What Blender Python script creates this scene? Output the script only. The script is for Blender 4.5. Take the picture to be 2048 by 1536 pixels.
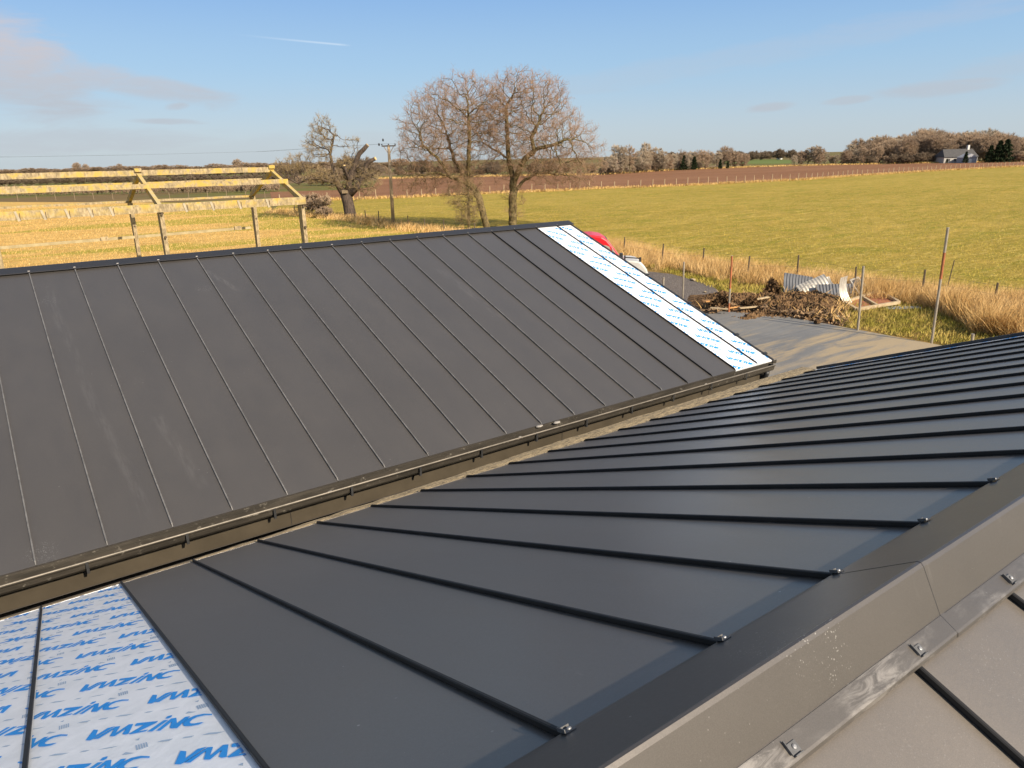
import bpy, bmesh, math, random
import numpy as np
from mathutils import Vector, Matrix, kdtree
R = math.radians
scene = bpy.context.scene
COL = scene.collection
for o in list(bpy.data.objects): bpy.data.objects.remove(o)

# ------------------------------------------------------------------ camera
H = 5.7                                     # camera height above the yard
FPX, YAW, PITCH, ROLL = 1440.65, 0.61172, 0.303158, -0.023122
def cam_axes():
    cy, sy = math.cos(YAW), math.sin(YAW)
    f = np.array([sy*math.cos(PITCH), cy*math.cos(PITCH), -math.sin(PITCH)])
    r0 = np.array([cy, -sy, 0.]); u0 = np.cross(r0, f)
    r = math.cos(ROLL)*r0 + math.sin(ROLL)*u0
    u = -math.sin(ROLL)*r0 + math.cos(ROLL)*u0
    return r, u, f
CR, CU, CF = cam_axes()
cam = bpy.data.cameras.new("Camera"); camo = bpy.data.objects.new("Camera", cam); COL.objects.link(camo)
cam.sensor_width = 36; cam.lens = 36*FPX/2048; cam.clip_start = 0.05; cam.clip_end = 20000
M3 = Matrix([[CR[i], CU[i], -CF[i]] for i in range(3)])
camo.matrix_world = Matrix.Translation((0, 0, H)) @ M3.to_4x4()
scene.camera = camo
def ray(x, y): return CF + CR*(x-1024)/FPX - CU*(y-768)/FPX
def G(x, y, z=0.0):                          # measured photo point -> point on the level z
    d = ray(x, y); t = (z-H)/d[2]; return np.array([d[0]*t, d[1]*t, z])
def AZEL(x, y):
    d = ray(x, y); d = d/np.linalg.norm(d); return math.atan2(d[0], d[1]), math.asin(d[2])

# ------------------------------------------------------------------ light
SUN_EL, SUN_AZ = R(33.0), R(180-10)          # azimuth from +Y towards +X
sd = Vector((math.sin(SUN_AZ)*math.cos(SUN_EL), math.cos(SUN_AZ)*math.cos(SUN_EL), math.sin(SUN_EL)))
sl = bpy.data.lights.new("Sun", 'SUN'); so = bpy.data.objects.new("Sun", sl); COL.objects.link(so)
sl.energy = 4.8; sl.angle = R(0.53); sl.color = (1.0, 0.87, 0.70)
so.rotation_euler = sd.to_track_quat('Z', 'Y').to_euler(); so.location = (20, -20, 30)
scene.view_settings.view_transform = 'Standard'; scene.view_settings.look = 'None'
scene.view_settings.exposure = 0.7; scene.view_settings.gamma = 1

# ------------------------------------------------------------------ node helper
class NB:
    def __init__(s, tree): s.t = tree; s.n = tree.nodes; s.l = tree.links
    def new(s, typ, **kw):
        n = s.n.new(typ)
        for k, v in kw.items():
            if k.startswith('i_'):
                key = k[2:]; key = int(key) if key.isdigit() else key.replace('_', ' ')
                s.set(n.inputs[key], v)
            else: setattr(n, k, v)
        return n
    def set(s, inp, v):
        if isinstance(v, bpy.types.NodeSocket): s.l.new(v, inp)
        elif isinstance(v, (tuple, list)) and len(v) == 3 and inp.type == 'RGBA': inp.default_value = (*v, 1)
        else: inp.default_value = v
    def math(s, op, a, b=0.0, c=0.0, clamp=False):
        n = s.new('ShaderNodeMath', operation=op, use_clamp=clamp)
        s.set(n.inputs[0], a); s.set(n.inputs[1], b)
        if op in ('MULTIPLY_ADD', 'SMOOTH_MIN', 'COMPARE', 'WRAP'): s.set(n.inputs[2], c)
        return n.outputs[0]
    def ramp(s, f, a, b, lo=0.0, hi=1.0):
        n = s.new('ShaderNodeMapRange', interpolation_type='SMOOTHSTEP')
        s.set(n.inputs[0], f); n.inputs[1].default_value = a; n.inputs[2].default_value = b
        n.inputs[3].default_value = lo; n.inputs[4].default_value = hi; return n.outputs[0]
    def mix(s, f, a, b, mode='MIX'):
        n = s.new('ShaderNodeMix', data_type='RGBA', blend_type=mode)
        s.set(n.inputs[0], f); s.set(n.inputs[6], a); s.set(n.inputs[7], b); return n.outputs[2]
    def noise(s, vec, scale, detail=4, rough=.55, dist=0.0):
        n = s.new('ShaderNodeTexNoise'); s.set(n.inputs['Vector'], vec)
        n.inputs['Scale'].default_value = scale; n.inputs['Detail'].default_value = detail
        n.inputs['Roughness'].default_value = rough; n.inputs['Distortion'].default_value = dist
        return n.outputs[0]
    def mapping(s, vec, sc=(1, 1, 1), rot=(0, 0, 0), loc=(0, 0, 0)):
        n = s.new('ShaderNodeMapping'); s.set(n.inputs[0], vec)
        n.inputs['Scale'].default_value = sc; n.inputs['Rotation'].default_value = rot
        n.inputs['Location'].default_value = loc; return n.outputs[0]
    def bump(s, h, strength=.3, dist=.01, nrm=None):
        n = s.new('ShaderNodeBump'); s.set(n.inputs['Height'], h)
        n.inputs['Strength'].default_value = strength; n.inputs['Distance'].default_value = dist
        if nrm: s.set(n.inputs['Normal'], nrm)
        return n.outputs[0]

# ------------------------------------------------------------------ sky
world = bpy.data.worlds.new("World"); scene.world = world; world.use_nodes = True
wn = NB(world.node_tree); wn.n.clear()
sky = wn.new('ShaderNodeTexSky', sky_type='NISHITA', sun_disc=False)
sky.sun_elevation = SUN_EL; sky.sun_rotation = SUN_AZ
sky.air_density = 1.0; sky.dust_density = 1.2; sky.ozone_density = 1.2; sky.altitude = 20
tc = wn.new('ShaderNodeTexCoord')
sep = wn.new('ShaderNodeSeparateXYZ', i_0=tc.outputs['Generated'])
az = wn.math('ARCTAN2', sep.outputs[0], sep.outputs[1]); el = wn.math('ARCSINE', sep.outputs[2])
cv = wn.new('ShaderNodeCombineXYZ', i_0=wn.math('MULTIPLY', az, 6.0), i_1=wn.math('MULTIPLY', el, 26.0)).outputs[0]
nz = wn.noise(cv, 1.6, 6, .6, .6)
nz2 = wn.noise(cv, 5.0, 5, .6, .3)
tot = None
#        px    py   half-w half-h tilt(px/px) strength
CLOUDS = [(40, 150, 120, 60, .30, 1.0), (-60, 100, 130, 70, .1, 1.1), (230, 165, 170, 22, .16, .85), (90, 200, 130, 15, .04, .6), (355, 212, 22, 7, -.1, .9),
          (330, 243, 62, 5, .03, .85), (120, 285, 260, 20, -.02, .6), (1540, 215, 38, 8, -.08, .85), (1695, 201, 34, 7, -.05, .75),
          (1890, 172, 90, 13, -.06, .75), (1985, 140, 120, 20, -.2, .35), (1500, 110, 520, 22, -.12, .22), (560, 300, 400, 25, -.03, .25)]
for (px, py, w, h, tl, st) in CLOUDS:
    a0, e0 = AZEL(px, py)
    k = 1/FPX
    da = wn.math('SUBTRACT', az, a0); de = wn.math('SUBTRACT', el, e0)
    de2 = wn.math('ADD', de, wn.math('MULTIPLY', da, tl))
    q = wn.math('ADD', wn.math('POWER', wn.math('ABSOLUTE', wn.math('DIVIDE', da, w*k)), 2.0),
                wn.math('POWER', wn.math('ABSOLUTE', wn.math('DIVIDE', de2, h*k)), 2.0))
    q = wn.math('ADD', q, wn.math('MULTIPLY', wn.math('SUBTRACT', nz, .5), 3.2))
    m = wn.ramp(q, 0.1, 1.5, st, 0.0)
    tot = m if tot is None else wn.math('MAXIMUM', tot, m)
tot = wn.math('MULTIPLY', tot, wn.ramp(nz2, .25, .6, .72, 1.0))
# contrail: a thin great line
a0, e0 = AZEL(455, 67); a1, e1 = AZEL(690, 90)
ta = wn.math('DIVIDE', wn.math('SUBTRACT', az, a0), a1-a0)
ln = wn.math('ADD', e0, wn.math('MULTIPLY', ta, e1-e0))
dd = wn.math('ABSOLUTE', wn.math('SUBTRACT', el, ln))
ct = wn.math('MULTIPLY', wn.ramp(dd, 0.0, 2.6/FPX, 1, 0), wn.math('MULTIPLY', wn.ramp(ta, 0, .9, 0, .42), wn.ramp(ta, .93, 1.08, 1, 0)))
# clear cold sky: milky at the horizon, deep blue a few degrees up, the sky texture above that
low = wn.mix(wn.ramp(el, R(-.5), R(7), 0, 1), (3.35, 3.85, 4.15), (2.1, 3.4, 4.8))
low = wn.mix(wn.ramp(el, R(5), R(14), 0, 1), low, (1.15, 2.45, 4.75))
hs = wn.new('ShaderNodeHueSaturation', i_Saturation=.72, i_Value=1.08); wn.set(hs.inputs['Color'], sky.outputs[0])
skyc = wn.mix(wn.ramp(el, R(10), R(38), .88, 0.0), hs.outputs[0], low)
cl = wn.mix(wn.math('MULTIPLY', tot, .8), skyc, wn.mix(wn.ramp(el, R(3), R(9), 0, 1), (3.1, 3.3, 3.65), (3.95, 3.62, 3.75)))
cl = wn.mix(ct, cl, (5, 5.6, 6.2))
bg = wn.new('ShaderNodeBackground', i_Color=cl, i_Strength=0.1)
wo = wn.new('ShaderNodeOutputWorld', i_Surface=bg.outputs[0])

# ------------------------------------------------------------------ materials
def mat(name, fn, rough=.8, metal=0.0, spec=.5):
    m = bpy.data.materials.new(name); m.use_nodes = True
    b = NB(m.node_tree); bs = m.node_tree.nodes['Principled BSDF']
    bs.inputs['Roughness'].default_value = rough; bs.inputs['Metallic'].default_value = metal
    bs.inputs['Specular IOR Level'].default_value = spec
    b.bs = bs
    g = b.new('ShaderNodeNewGeometry'); b.pos = g.outputs['Position']
    t = b.new('ShaderNodeTexCoord'); b.obj = t.outputs['Object']
    c = fn(b)
    if c is not None: b.set(bs.inputs['Base Color'], c)
    return m
def simple(name, c1, c2=None, scale=8, rough=.8, metal=0.0, bump=0.0, bd=.01, spec=.5, coord='obj', sc=(1, 1, 1)):
    def f(b):
        v = b.mapping(getattr(b, coord), sc)
        n = b.noise(v, scale, 5, .6)
        if bump: b.set(b.bs.inputs['Normal'], b.bump(n, bump, bd))
        return b.mix(b.ramp(n, .3, .7), c1, c2 or tuple(x*.75 for x in c1))
    return mat(name, f, rough, metal, spec)

def zinc(name, base, smear=False, rough=.60, coat=.62, marks=(), streaks=()):
    def f(b):
        big = b.noise(b.mapping(b.pos, (.8, .5, .8)), 1.0, 3, .5)
        fine = b.noise(b.pos, 420, 2, .5)
        dust = b.noise(b.pos, 95, 2, .6)
        mid = b.noise(b.mapping(b.pos, (3, .6, 3)), 1.5, 4, .6)
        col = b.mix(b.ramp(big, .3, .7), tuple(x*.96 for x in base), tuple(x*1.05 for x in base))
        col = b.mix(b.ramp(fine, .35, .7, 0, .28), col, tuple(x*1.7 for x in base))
        # specks of dust and pale splashes
        vo = b.new('ShaderNodeTexVoronoi', feature='F1'); b.set(vo.inputs['Vector'], b.pos); vo.inputs['Scale'].default_value = 9
        sp = b.math('MULTIPLY', b.ramp(vo.outputs['Distance'], .028, .045, 1, 0), b.ramp(b.noise(b.pos, 2.3, 2), .5, .6))
        vo2 = b.new('ShaderNodeTexVoronoi', feature='F1'); b.set(vo2.inputs['Vector'], b.pos); vo2.inputs['Scale'].default_value = 42
        sp2 = b.math('MULTIPLY', b.ramp(vo2.outputs['Distance'], .05, .09, 1, 0), b.ramp(b.noise(b.pos, 3.1, 3), .48, .62))
        col = b.mix(b.math('MULTIPLY', sp, .55), col, (.5, .48, .44))
        col = b.mix(b.math('MULTIPLY', sp2, .35), col, (.38, .36, .33))
        # scuffs and wiped streaks
        sc1 = b.noise(b.mapping(b.pos, (5, 1.2, 1.2), (0, 0, .5)), 2.2, 6, .7, 1.5)
        scm = b.math('MULTIPLY', b.ramp(sc1, .62, .74), b.ramp(mid, .5, .68))
        col = b.mix(b.math('MULTIPLY', scm, .16), col, (.32, .30, .27))
        b.set(b.bs.inputs['Roughness'], b.math('ADD', rough, b.math('MULTIPLY', b.math('ADD', b.math('SUBTRACT', mid, .5), b.math('SUBTRACT', dust, .5)), .14)))
        n1 = b.bump(b.noise(b.mapping(b.pos, (2.2, .8, 2.2)), 1.0, 2, .4), .6, .016)
        n2 = b.bump(fine, .12, .0006, n1)
        b.set(b.bs.inputs['Normal'], n2)
        b.bs.inputs['Coat Weight'].default_value = coat; b.bs.inputs['Coat Roughness'].default_value = .28; b.bs.inputs['Coat IOR'].default_value = 1.55
        spl = b.new('ShaderNodeTexVoronoi', feature='F1', distance='EUCLIDEAN'); wv = b.noise(b.pos, 30, 3, .6)
        b.set(spl.inputs['Vector'], b.mapping(b.pos, (1, 1, 1), (0, 0, .6))); spl.inputs['Scale'].default_value = 120
        fl = b.math('MULTIPLY', b.ramp(b.math('ADD', spl.outputs['Distance'], b.math('MULTIPLY', b.math('SUBTRACT', wv, .5), .5)), .10, .26, 1, 0), b.ramp(b.noise(b.pos, 46, 2, .5), .42, .52))
        for (mx, my, mr, ms) in marks:
            ds = b.new('ShaderNodeVectorMath', operation='DISTANCE'); px_ = b.new('ShaderNodeSeparateXYZ', i_0=b.pos)
            cc = b.new('ShaderNodeCombineXYZ', i_0=px_.outputs[0], i_1=px_.outputs[1], i_2=0.0); b.set(ds.inputs[0], cc.outputs[0]); ds.inputs[1].default_value = (mx, my, 0)
            col = b.mix(b.math('MULTIPLY', b.math('MULTIPLY', b.ramp(ds.outputs['Value'], mr*.5, mr, 1, 0), fl), ms), col, (.62, .60, .55))
        for (ax, ay, bx_, by_, w_, ms) in streaks:
            px_ = b.new('ShaderNodeSeparateXYZ', i_0=b.pos)
            f_ = b.math('DIVIDE', b.math('SUBTRACT', px_.outputs[1], ay), by_-ay)
            xl = b.math('ADD', ax, b.math('MULTIPLY', f_, bx_-ax)); dx_ = b.math('ABSOLUTE', b.math('ADD', b.math('SUBTRACT', px_.outputs[0], xl), b.math('MULTIPLY', b.math('SUBTRACT', big, .5), .25)))
            m_ = b.math('MULTIPLY', b.ramp(dx_, w_*.2, w_, 1, 0), b.math('MULTIPLY', b.ramp(f_, -.03, .05), b.ramp(f_, .95, 1.03, 1, 0)))
            fs = b.ramp(b.noise(b.mapping(b.pos, (26, 3.2, 3.2), (0, 0, .12)), 1.0, 5, .7), .40, .66)
            col = b.mix(b.math('MULTIPLY', b.math('MULTIPLY', m_, fs), ms), col, (.40, .37, .33))
        if smear:
            s1 = b.noise(b.mapping(b.pos, (9, 40, 40), (0, 0, .25)), 1.0, 6, .75, .6); s2 = b.noise(b.mapping(b.pos, (2.4, 2.4, 2.4)), 1.6, 4, .6)
            col = b.mix(b.math('MULTIPLY', b.math('MULTIPLY', b.ramp(s1, .42, .66), b.ramp(s2, .42, .62)), .5), col, (.42, .39, .35))
        return col
    return mat(name, f, rough, .8)
M = {}
M['zinc_dusty_sunlit'] = zinc('dusty_sunlit_zinc', (.205, .180, .152), marks=[(1.9, .56, .14, .18), (1.5, .5, .2, .12)])  # same zinc with chalk dust, sunlit brightening mixed into the base colour
M['zinc'] = zinc('dark_zinc', (.124, .112, .099), marks=[(.42, 10.82, .16, .8), (.40, 11.2, .12, .5), (2.27, 10.7, .15, .9), (-.17, 6.72, .16, .9), (1.9, .56, .14, .3), (1.5, .5, .2, .2)],
                 streaks=[(.46, 11.1, .66, 6.8, .08, .12), (2.45, 11.2, 2.7, 10.5, .06, .2), (1.1, 8.2, 1.2, 7.0, .1, .12), (5.9, 10.5, 6.1, 8.8, .12, .12)])
M['cap'] = zinc('dark_zinc_cap', (.094, .084, .074), marks=[(1.32, .83, .13, .4), (1.42, .74, .07, .35)])
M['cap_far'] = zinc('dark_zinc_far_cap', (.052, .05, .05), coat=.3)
M['seam'] = simple('dark_zinc_seam', (.012, .012, .012), (.020, .019, .018), 6, .55, 0, spec=.25)
M['seam_glint'] = simple('dark_zinc_seam_glint', (.12, .115, .107), (.20, .19, .178), 9, .5, .3)  # sun glint on the seam tops painted as a lighter base
M['smear'] = zinc('chalky_worn_zinc', (.100, .090, .079), True)
M['brown'] = simple('brown_coated_steel', (.050, .040, .026), (.066, .053, .035), 3, .5, .1, .1, .01)
def gutf(b):
    n = b.noise(b.pos, 14, 6, .7); n2 = b.noise(b.mapping(b.pos, (1, 6, 6)), 2, 4, .6)
    c = b.mix(b.ramp(n2, .35, .65), (.034, .030, .024), (.060, .052, .041))
    return b.mix(b.math('MULTIPLY', b.ramp(n, .58, .72), .5), c, (.36, .33, .27))
M['gutter'] = mat('dusty_gutter', gutf, .42, .2)
M['gutlip'] = simple('gutter_lip', (.22, .19, .15), (.13, .115, .09), 7, .5, .3)
M['black'] = simple('black_steel', (.018, .018, .018), (.03, .03, .03), 9, .5)
M['palecl'] = simple('dusty_clip', (.40, .38, .35), (.32, .3, .28), 30, .7)
M['rivet'] = simple('rivet_steel', (.34, .34, .34), (.25, .25, .25), 30, .5, .5)
M['clip'] = simple('clip_steel', (.07, .07, .07), (.12, .12, .12), 40, .6, .2)
M['wall'] = simple('dark_cladding', (.05, .043, .036), (.07, .06, .05), 4, .7)
def filmf(b):
    n = b.noise(b.mapping(b.pos, (1, .5, 1)), 9, 4, .6, .4); n2 = b.noise(b.pos, 36, 3, .5)
    b.set(b.bs.inputs['Normal'], b.bump(n2, .25, .002, b.bump(n, .45, .006)))
    return b.mix(b.ramp(n, .35, .65), (.80, .82, .83), (.88, .89, .90))
M['film'] = mat('white_protective_film', filmf, .30, .12, .7)
M['print'] = simple('blue_print', (.0, .24, .66), (.0, .27, .74), 12, .35)
M['print2'] = simple('pale_blue_print', (.30, .40, .52), (.36, .46, .58), 12, .4)
def boardf(b):
    n = b.noise(b.mapping(b.pos, (3, 14, 8)), 4, 7, .75, .6); n2 = b.noise(b.pos, 60, 3, .6)
    b.set(b.bs.inputs['Normal'], b.bump(n, .8, .02))
    c = b.mix(b.ramp(n, .35, .62), (.085, .066, .04), (.34, .26, .145))
    return b.mix(b.ramp(n2, .5, .75, 0, .4), c, (.5, .4, .25))
M['board'] = mat('weathered_sole_board', boardf, .85)
# ground
def pasturef(b):
    sx = b.mapping(b.pos, (.35, .9, 1), (0, 0, R(35)))
    a = b.noise(sx, .09, 5, .6, .4); m = b.noise(sx, .8, 6, .7, .3); f = b.noise(b.pos, 7, 5, .75); f2 = b.noise(b.pos, 1.9, 5, .7)
    c = b.mix(b.ramp(a, .35, .66), (.30, .218, .034), (.37, .262, .052))
    c = b.mix(b.ramp(m, .46, .62, 0, .55), c, (.215, .185, .016))
    k1 = b.noise(b.mapping(b.pos, (.22, 1.5, 1), (0, 0, R(33))), 1.5, 8, .8, .3); k2 = b.noise(b.pos, 2.6, 7, .85)
    c = b.mix(b.ramp(k1, .52, .64, 0, .6), c, (.62, .46, .13)); c = b.mix(b.ramp(k1, .36, .47, .6, 0), c, (.17, .15, .012))
    c = b.mix(b.ramp(k2, .40, .48, .55, 0), c, (.13, .11, .01)); c = b.mix(b.ramp(k2, .54, .64, 0, .5), c, (.60, .45, .12))
    pt = b.noise(b.mapping(b.pos, (.5, 1.1, 1), (0, 0, R(35))), .35, 6, .75, .5)
    c = b.mix(b.ramp(pt, .50, .66, 0, .75), c, (.20, .19, .016))
    c = b.mix(b.ramp(pt, .46, .34, 0, .55), c, (.50, .33, .07))
    c = b.mix(b.ramp(f2, .54, .7, 0, .7), c, (.60, .44, .14))
    c = b.mix(b.ramp(f, .32, .55, .45, 0), c, (.12, .10, .012))
    c = b.mix(b.ramp(f, .58, .75, 0, .5), c, (.60, .45, .14))
    b.set(b.bs.inputs['Normal'], b.bump(b.math('ADD', f, f2), .9, .10))
    return c
M['pasture'] = mat('winter_pasture', pasturef, .95, spec=.15)
def strawf(b):
    sx = b.mapping(b.pos, (.3, 1.0, 1), (0, 0, R(35)))
    a = b.noise(sx, .13, 5, .6, .4); m = b.noise(sx, .8, 6, .7, .3); f = b.noise(b.pos, 5, 5, .75)
    sp = b.new('ShaderNodeSeparateXYZ', i_0=b.pos)
    c = b.mix(b.ramp(m, .38, .62), (.48, .30, .085), (.62, .40, .13))
    g1 = b.math('ADD', a, b.math('MULTIPLY', b.ramp(sp.outputs[0], 14, 30, 0, 1), .14))
    g1 = b.math('ADD', g1, b.ramp(sp.outputs[1], 50, 36, 0, .10))
    c = b.mix(b.ramp(g1, .50, .60, 0, .85), c, (.30, .27, .03))
    c = b.mix(b.ramp(f, .3, .55, .4, 0), c, (.13, .08, .02))
    c = b.mix(b.ramp(f, .58, .72, 0, .5), c, (.56, .38, .15))
    b.set(b.bs.inputs['Normal'], b.bump(f, .8, .12))
    return c
M['straw'] = mat('straw_coloured_paddock', strawf, .95, spec=.1)
def farf(b):
    v = b.mapping(b.pos, (.35, 1, 1), (0, 0, R(35)))
    n = b.noise(v, .012, 4, .5, .5); f = b.noise(v, .2, 6, .7)
    c = b.mix(b.ramp(n, .42, .46), (.16, .11, .045), (.13, .13, .03))
    c = b.mix(b.ramp(n, .53, .57), c, (.20, .14, .07))
    return b.mix(b.ramp(f, .35, .65, .5, 0), c, (.09, .06, .03))
M['ground'] = mat('distant_farmland', farf, .95, spec=.1)
def plf(b):
    v = b.mapping(b.pos, (.2, 3.2, 1), (0, 0, R(28)))
    n = b.noise(v, 1.0, 3, .6); m = b.noise(b.mapping(b.pos, (.3, 1, 1), (0, 0, R(35))), .05, 4, .6)
    f = b.noise(b.pos, 4, 4, .7)
    c = b.mix(b.ramp(n, .35, .65), (.16, .075, .036), (.23, .115, .06))
    c = b.mix(b.ramp(m, .35, .7, 0, .5), c, (.27, .145, .075))
    b.set(b.bs.inputs['Normal'], b.bump(f, .8, .15))
    return c
M['plough'] = mat('ploughed_soil', plf, .95, spec=.1)
M['green'] = simple('green_crop', (.11, .145, .035), (.13, .155, .045), .2, .95, coord='pos', spec=.1)
def slabf(b):
    v = b.mapping(b.pos, (.25, 1.3, 1), (0, 0, R(4)))
    n = b.noise(v, 1.1, 6, .65, .8); g = b.noise(b.pos, .3, 4, .6, .5); f = b.noise(b.pos, 25, 4, .7)
    sp = b.new('ShaderNodeSeparateXYZ', i_0=b.pos)
    c = b.mix(b.ramp(g, .3, .7), (.13, .127, .119), (.17, .164, .150))
    st_ = b.noise(b.mapping(b.pos, (.5, 5, 1), (0, 0, R(-22))), 1.4, 6, .7)
    c = b.mix(b.ramp(st_, .50, .72, 0, .5), c, (.26, .235, .19)); c = b.mix(b.ramp(st_, .30, .44, .6, 0), c, (.07, .068, .064))
    near = b.ramp(sp.outputs[1], 15.5, 10.5, .0, .22)
    c = b.mix(b.ramp(b.math('ADD', n, near), .56, .80, 0, .8), c, (.34, .255, .14))
    c = b.mix(b.ramp(f, .5, .8, 0, .3), c, (.3, .27, .22))
    b.set(b.bs.inputs['Normal'], b.bump(f, .3, .01))
    b.set(b.bs.inputs['Roughness'], b.ramp(n, .4, .7, .62, .95))
    return c
M['slab'] = mat('dusty_concrete_slab', slabf, .85)
def gravf(b):
    vo = b.new('ShaderNodeTexVoronoi'); b.set(vo.inputs['Vector'], b.pos); vo.inputs['Scale'].default_value = 14
    n = b.noise(b.pos, 1.2, 5, .6)
    c = b.mix(b.ramp(vo.outputs['Distance'], .1, .6), (.22, .185, .15), (.09, .072, .06))
    c = b.mix(b.ramp(n, .5, .7, 0, .5), c, (.075, .058, .048))
    b.set(b.bs.inputs['Normal'], b.bump(vo.outputs['Distance'], .8, .04))
    return c
M['gravel'] = mat('grey_brown_gravel', gravf, .9)
def yardf(b):
    n = b.noise(b.pos, .9, 6, .65, .5); f = b.noise(b.pos, 9, 5, .75)
    c = b.mix(b.ramp(n, .42, .56), (.16, .12, .022), (.30, .19, .06))
    c = b.mix(b.ramp(n, .60, .72), c, (.10, .055, .025))
    c = b.mix(b.ramp(f, .35, .6, .6, 0), c, (.055, .045, .012))
    c = b.mix(b.ramp(f, .6, .75, 0, .5), c, (.42, .3, .12))
    b.set(b.bs.inputs['Normal'], b.bump(f, .9, .08))
    return c
M['yard'] = mat('rough_yard_grass', yardf, .95, spec=.1)
def blade(name, a, b2, c3):
    def f(b):
        n = b.noise(b.pos, 1.1, 4, .7); w = b.noise(b.pos, 18, 3, .8)
        c = b.mix(b.ramp(n, .38, .62), a, b2)
        return b.mix(b.ramp(w, .52, .68, 0, .8), c, c3)
    return mat(name, f, .8, spec=.2)
M['drygrass'] = blade('dry_tall_grass', (.52, .32, .11), (.68, .46, .20), (.34, .19, .065))
M['greengrass'] = blade('short_green_grass', (.26, .22, .03), (.46, .34, .09), (.15, .16, .02))
M['tuft'] = blade('pasture_tufts', (.42, .33, .035), (.60, .44, .10), (.28, .24, .022))
M['strawb'] = blade('straw_blades', (.52, .33, .11), (.66, .44, .17), (.34, .23, .05))
# trees
def barkf(c1, c2):
    def f(b):
        n = b.noise(b.mapping(b.pos, (6, 6, 1.5)), 2.0, 5, .7)
        b.set(b.bs.inputs['Normal'], b.bump(n, .8, .04))
        return b.mix(b.ramp(n, .35, .65), c1, c2)
    return f
M['bark'] = mat('oak_bark', barkf((.062, .045, .024), (.19, .145, .062)), .9, spec=.2)
M['twig'] = mat('oak_twigs', barkf((.27, .165, .10), (.40, .26, .165)), .9, spec=.2)
M['pbark'] = mat('pollard_bark', barkf((.035, .026, .02), (.12, .088, .066)), .9, spec=.2)
M['cutwood'] = simple('fresh_cut_wood', (.62, .45, .2), (.5, .34, .14), 5, .8)
M['ytwig'] = mat('lichen_twigs', barkf((.24, .17, .085), (.36, .27, .14)), .9, spec=.2)
M['wtwig'] = mat('woodland_twigs', barkf((.29, .205, .135), (.42, .31, .21)), .9, spec=.1)
M['wtwig2'] = mat('pale_woodland_twigs', barkf((.35, .28, .20), (.48, .39, .28)), .9, spec=.1)
M['hedge'] = mat('hedge_twigs', barkf((.135, .10, .068), (.21, .16, .11)), .95, spec=.1)
M['conifer'] = mat('conifer_needles', barkf((.012, .022, .008), (.03, .045, .015)), .9, spec=.2)
M['wood'] = simple('weathered_post_wood', (.26, .19, .11), (.17, .12, .07), 6, .85, coord='pos')
M['darkwood'] = simple('dark_post_wood', (.12, .085, .05), (.075, .052, .03), 6, .85, coord='pos')
M['polewood'] = simple('pole_wood', (.42, .31, .19), (.32, .23, .13), 5, .85, coord='pos')
M['galv'] = simple('galvanised_tube', (.42, .36, .27), (.30, .26, .2), 6, .45, .4, coord='pos')
M['rust'] = simple('rusty_tube', (.42, .13, .045), (.27, .09, .03), 7, .75, coord='pos')
def concf(b):
    n = b.noise(b.pos, 1.6, 6, .7, .4); f = b.noise(b.mapping(b.pos, (1.5, 1.5, .6)), 8, 4, .7)
    sp = b.new('ShaderNodeSeparateXYZ', i_0=b.new('ShaderNodeNewGeometry').outputs['Normal'])
    pz = b.new('ShaderNodeSeparateXYZ', i_0=b.pos)
    c = b.mix(b.ramp(f, .35, .7), (.20, .155, .09), (.44, .34, .20))
    up = b.math('ADD', b.ramp(sp.outputs[2], .3, .8, 0, .9), b.math('MULTIPLY', b.ramp(n, .42, .58), b.ramp(pz.outputs[2], 3.8, 4.2, 0, .85)))
    lich = b.mix(b.ramp(n, .4, .62), (.42, .34, .18), (.45, .31, .06))
    b.set(b.bs.inputs['Normal'], b.bump(f, .5, .02))
    return b.mix(b.math('MINIMUM', up, .92), c, lich)
M['concrete'] = mat('lichen_covered_concrete', concf, .9, spec=.2)
M['pconc'] = simple('pale_concrete', (.40, .34, .24), (.30, .25, .17), 6, .9, coord='pos')
M['chipc'] = simple('dusty_stone', (.30, .28, .25), (.24, .22, .19), 20, .9)
M['steel_y'] = simple('pale_yellow_rail', (.38, .31, .17), (.28, .22, .11), 3, .7, coord='pos')
M['red'] = simple('red_van_paint', (.62, .012, .02), (.56, .012, .02), 2, .3)
M['pale'] = simple('pale_grey_bonnet', (.52, .50, .45), (.44, .42, .38), 4, .4)
M['glass'] = simple('van_glass', (.30, .27, .22), (.38, .34, .28), 2, .1)
M['rubber'] = simple('rubber', (.02, .02, .02), (.03, .03, .03), 9, .8)
M['sheet_d'] = simple('shaded_corrugated_steel', (.03, .034, .042), (.05, .055, .066), 3, .5, .3)  # dark base stands in for shade on the leaning corrugated sheets
M['sheet_p'] = simple('pale_corrugated_steel', (.50, .47, .40), (.36, .33, .28), 5, .5, .3)
M['sheet_b'] = simple('blue_grey_sheet', (.25, .31, .38), (.32, .38, .44), 5, .5, .2)
M['panelrust'] = simple('rust_red_board', (.36, .13, .06), (.24, .085, .04), 5, .8)
M['timber'] = simple('old_timber', (.48, .37, .22), (.34, .25, .14), 7, .85)
M['timber2'] = simple('orange_timber', (.58, .30, .10), (.42, .21, .07), 7, .85)
def soilf(b):
    n = b.noise(b.pos, 3.0, 6, .75); f = b.noise(b.pos, 16, 4, .7)
    b.set(b.bs.inputs['Normal'], b.bump(b.math('ADD', n, f), 1.0, .12))
    c = b.mix(b.ramp(n, .38, .6), (.045, .026, .014), (.26, .155, .075))
    return b.mix(b.ramp(f, .55, .75, 0, .7), c, (.34, .21, .10))
M['soil'] = mat('dug_soil', soilf, .95, spec=.1)
M['chips'] = simple('soil_clods', (.36, .23, .115), (.055, .03, .016), 6, .95, coord='pos')
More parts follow.
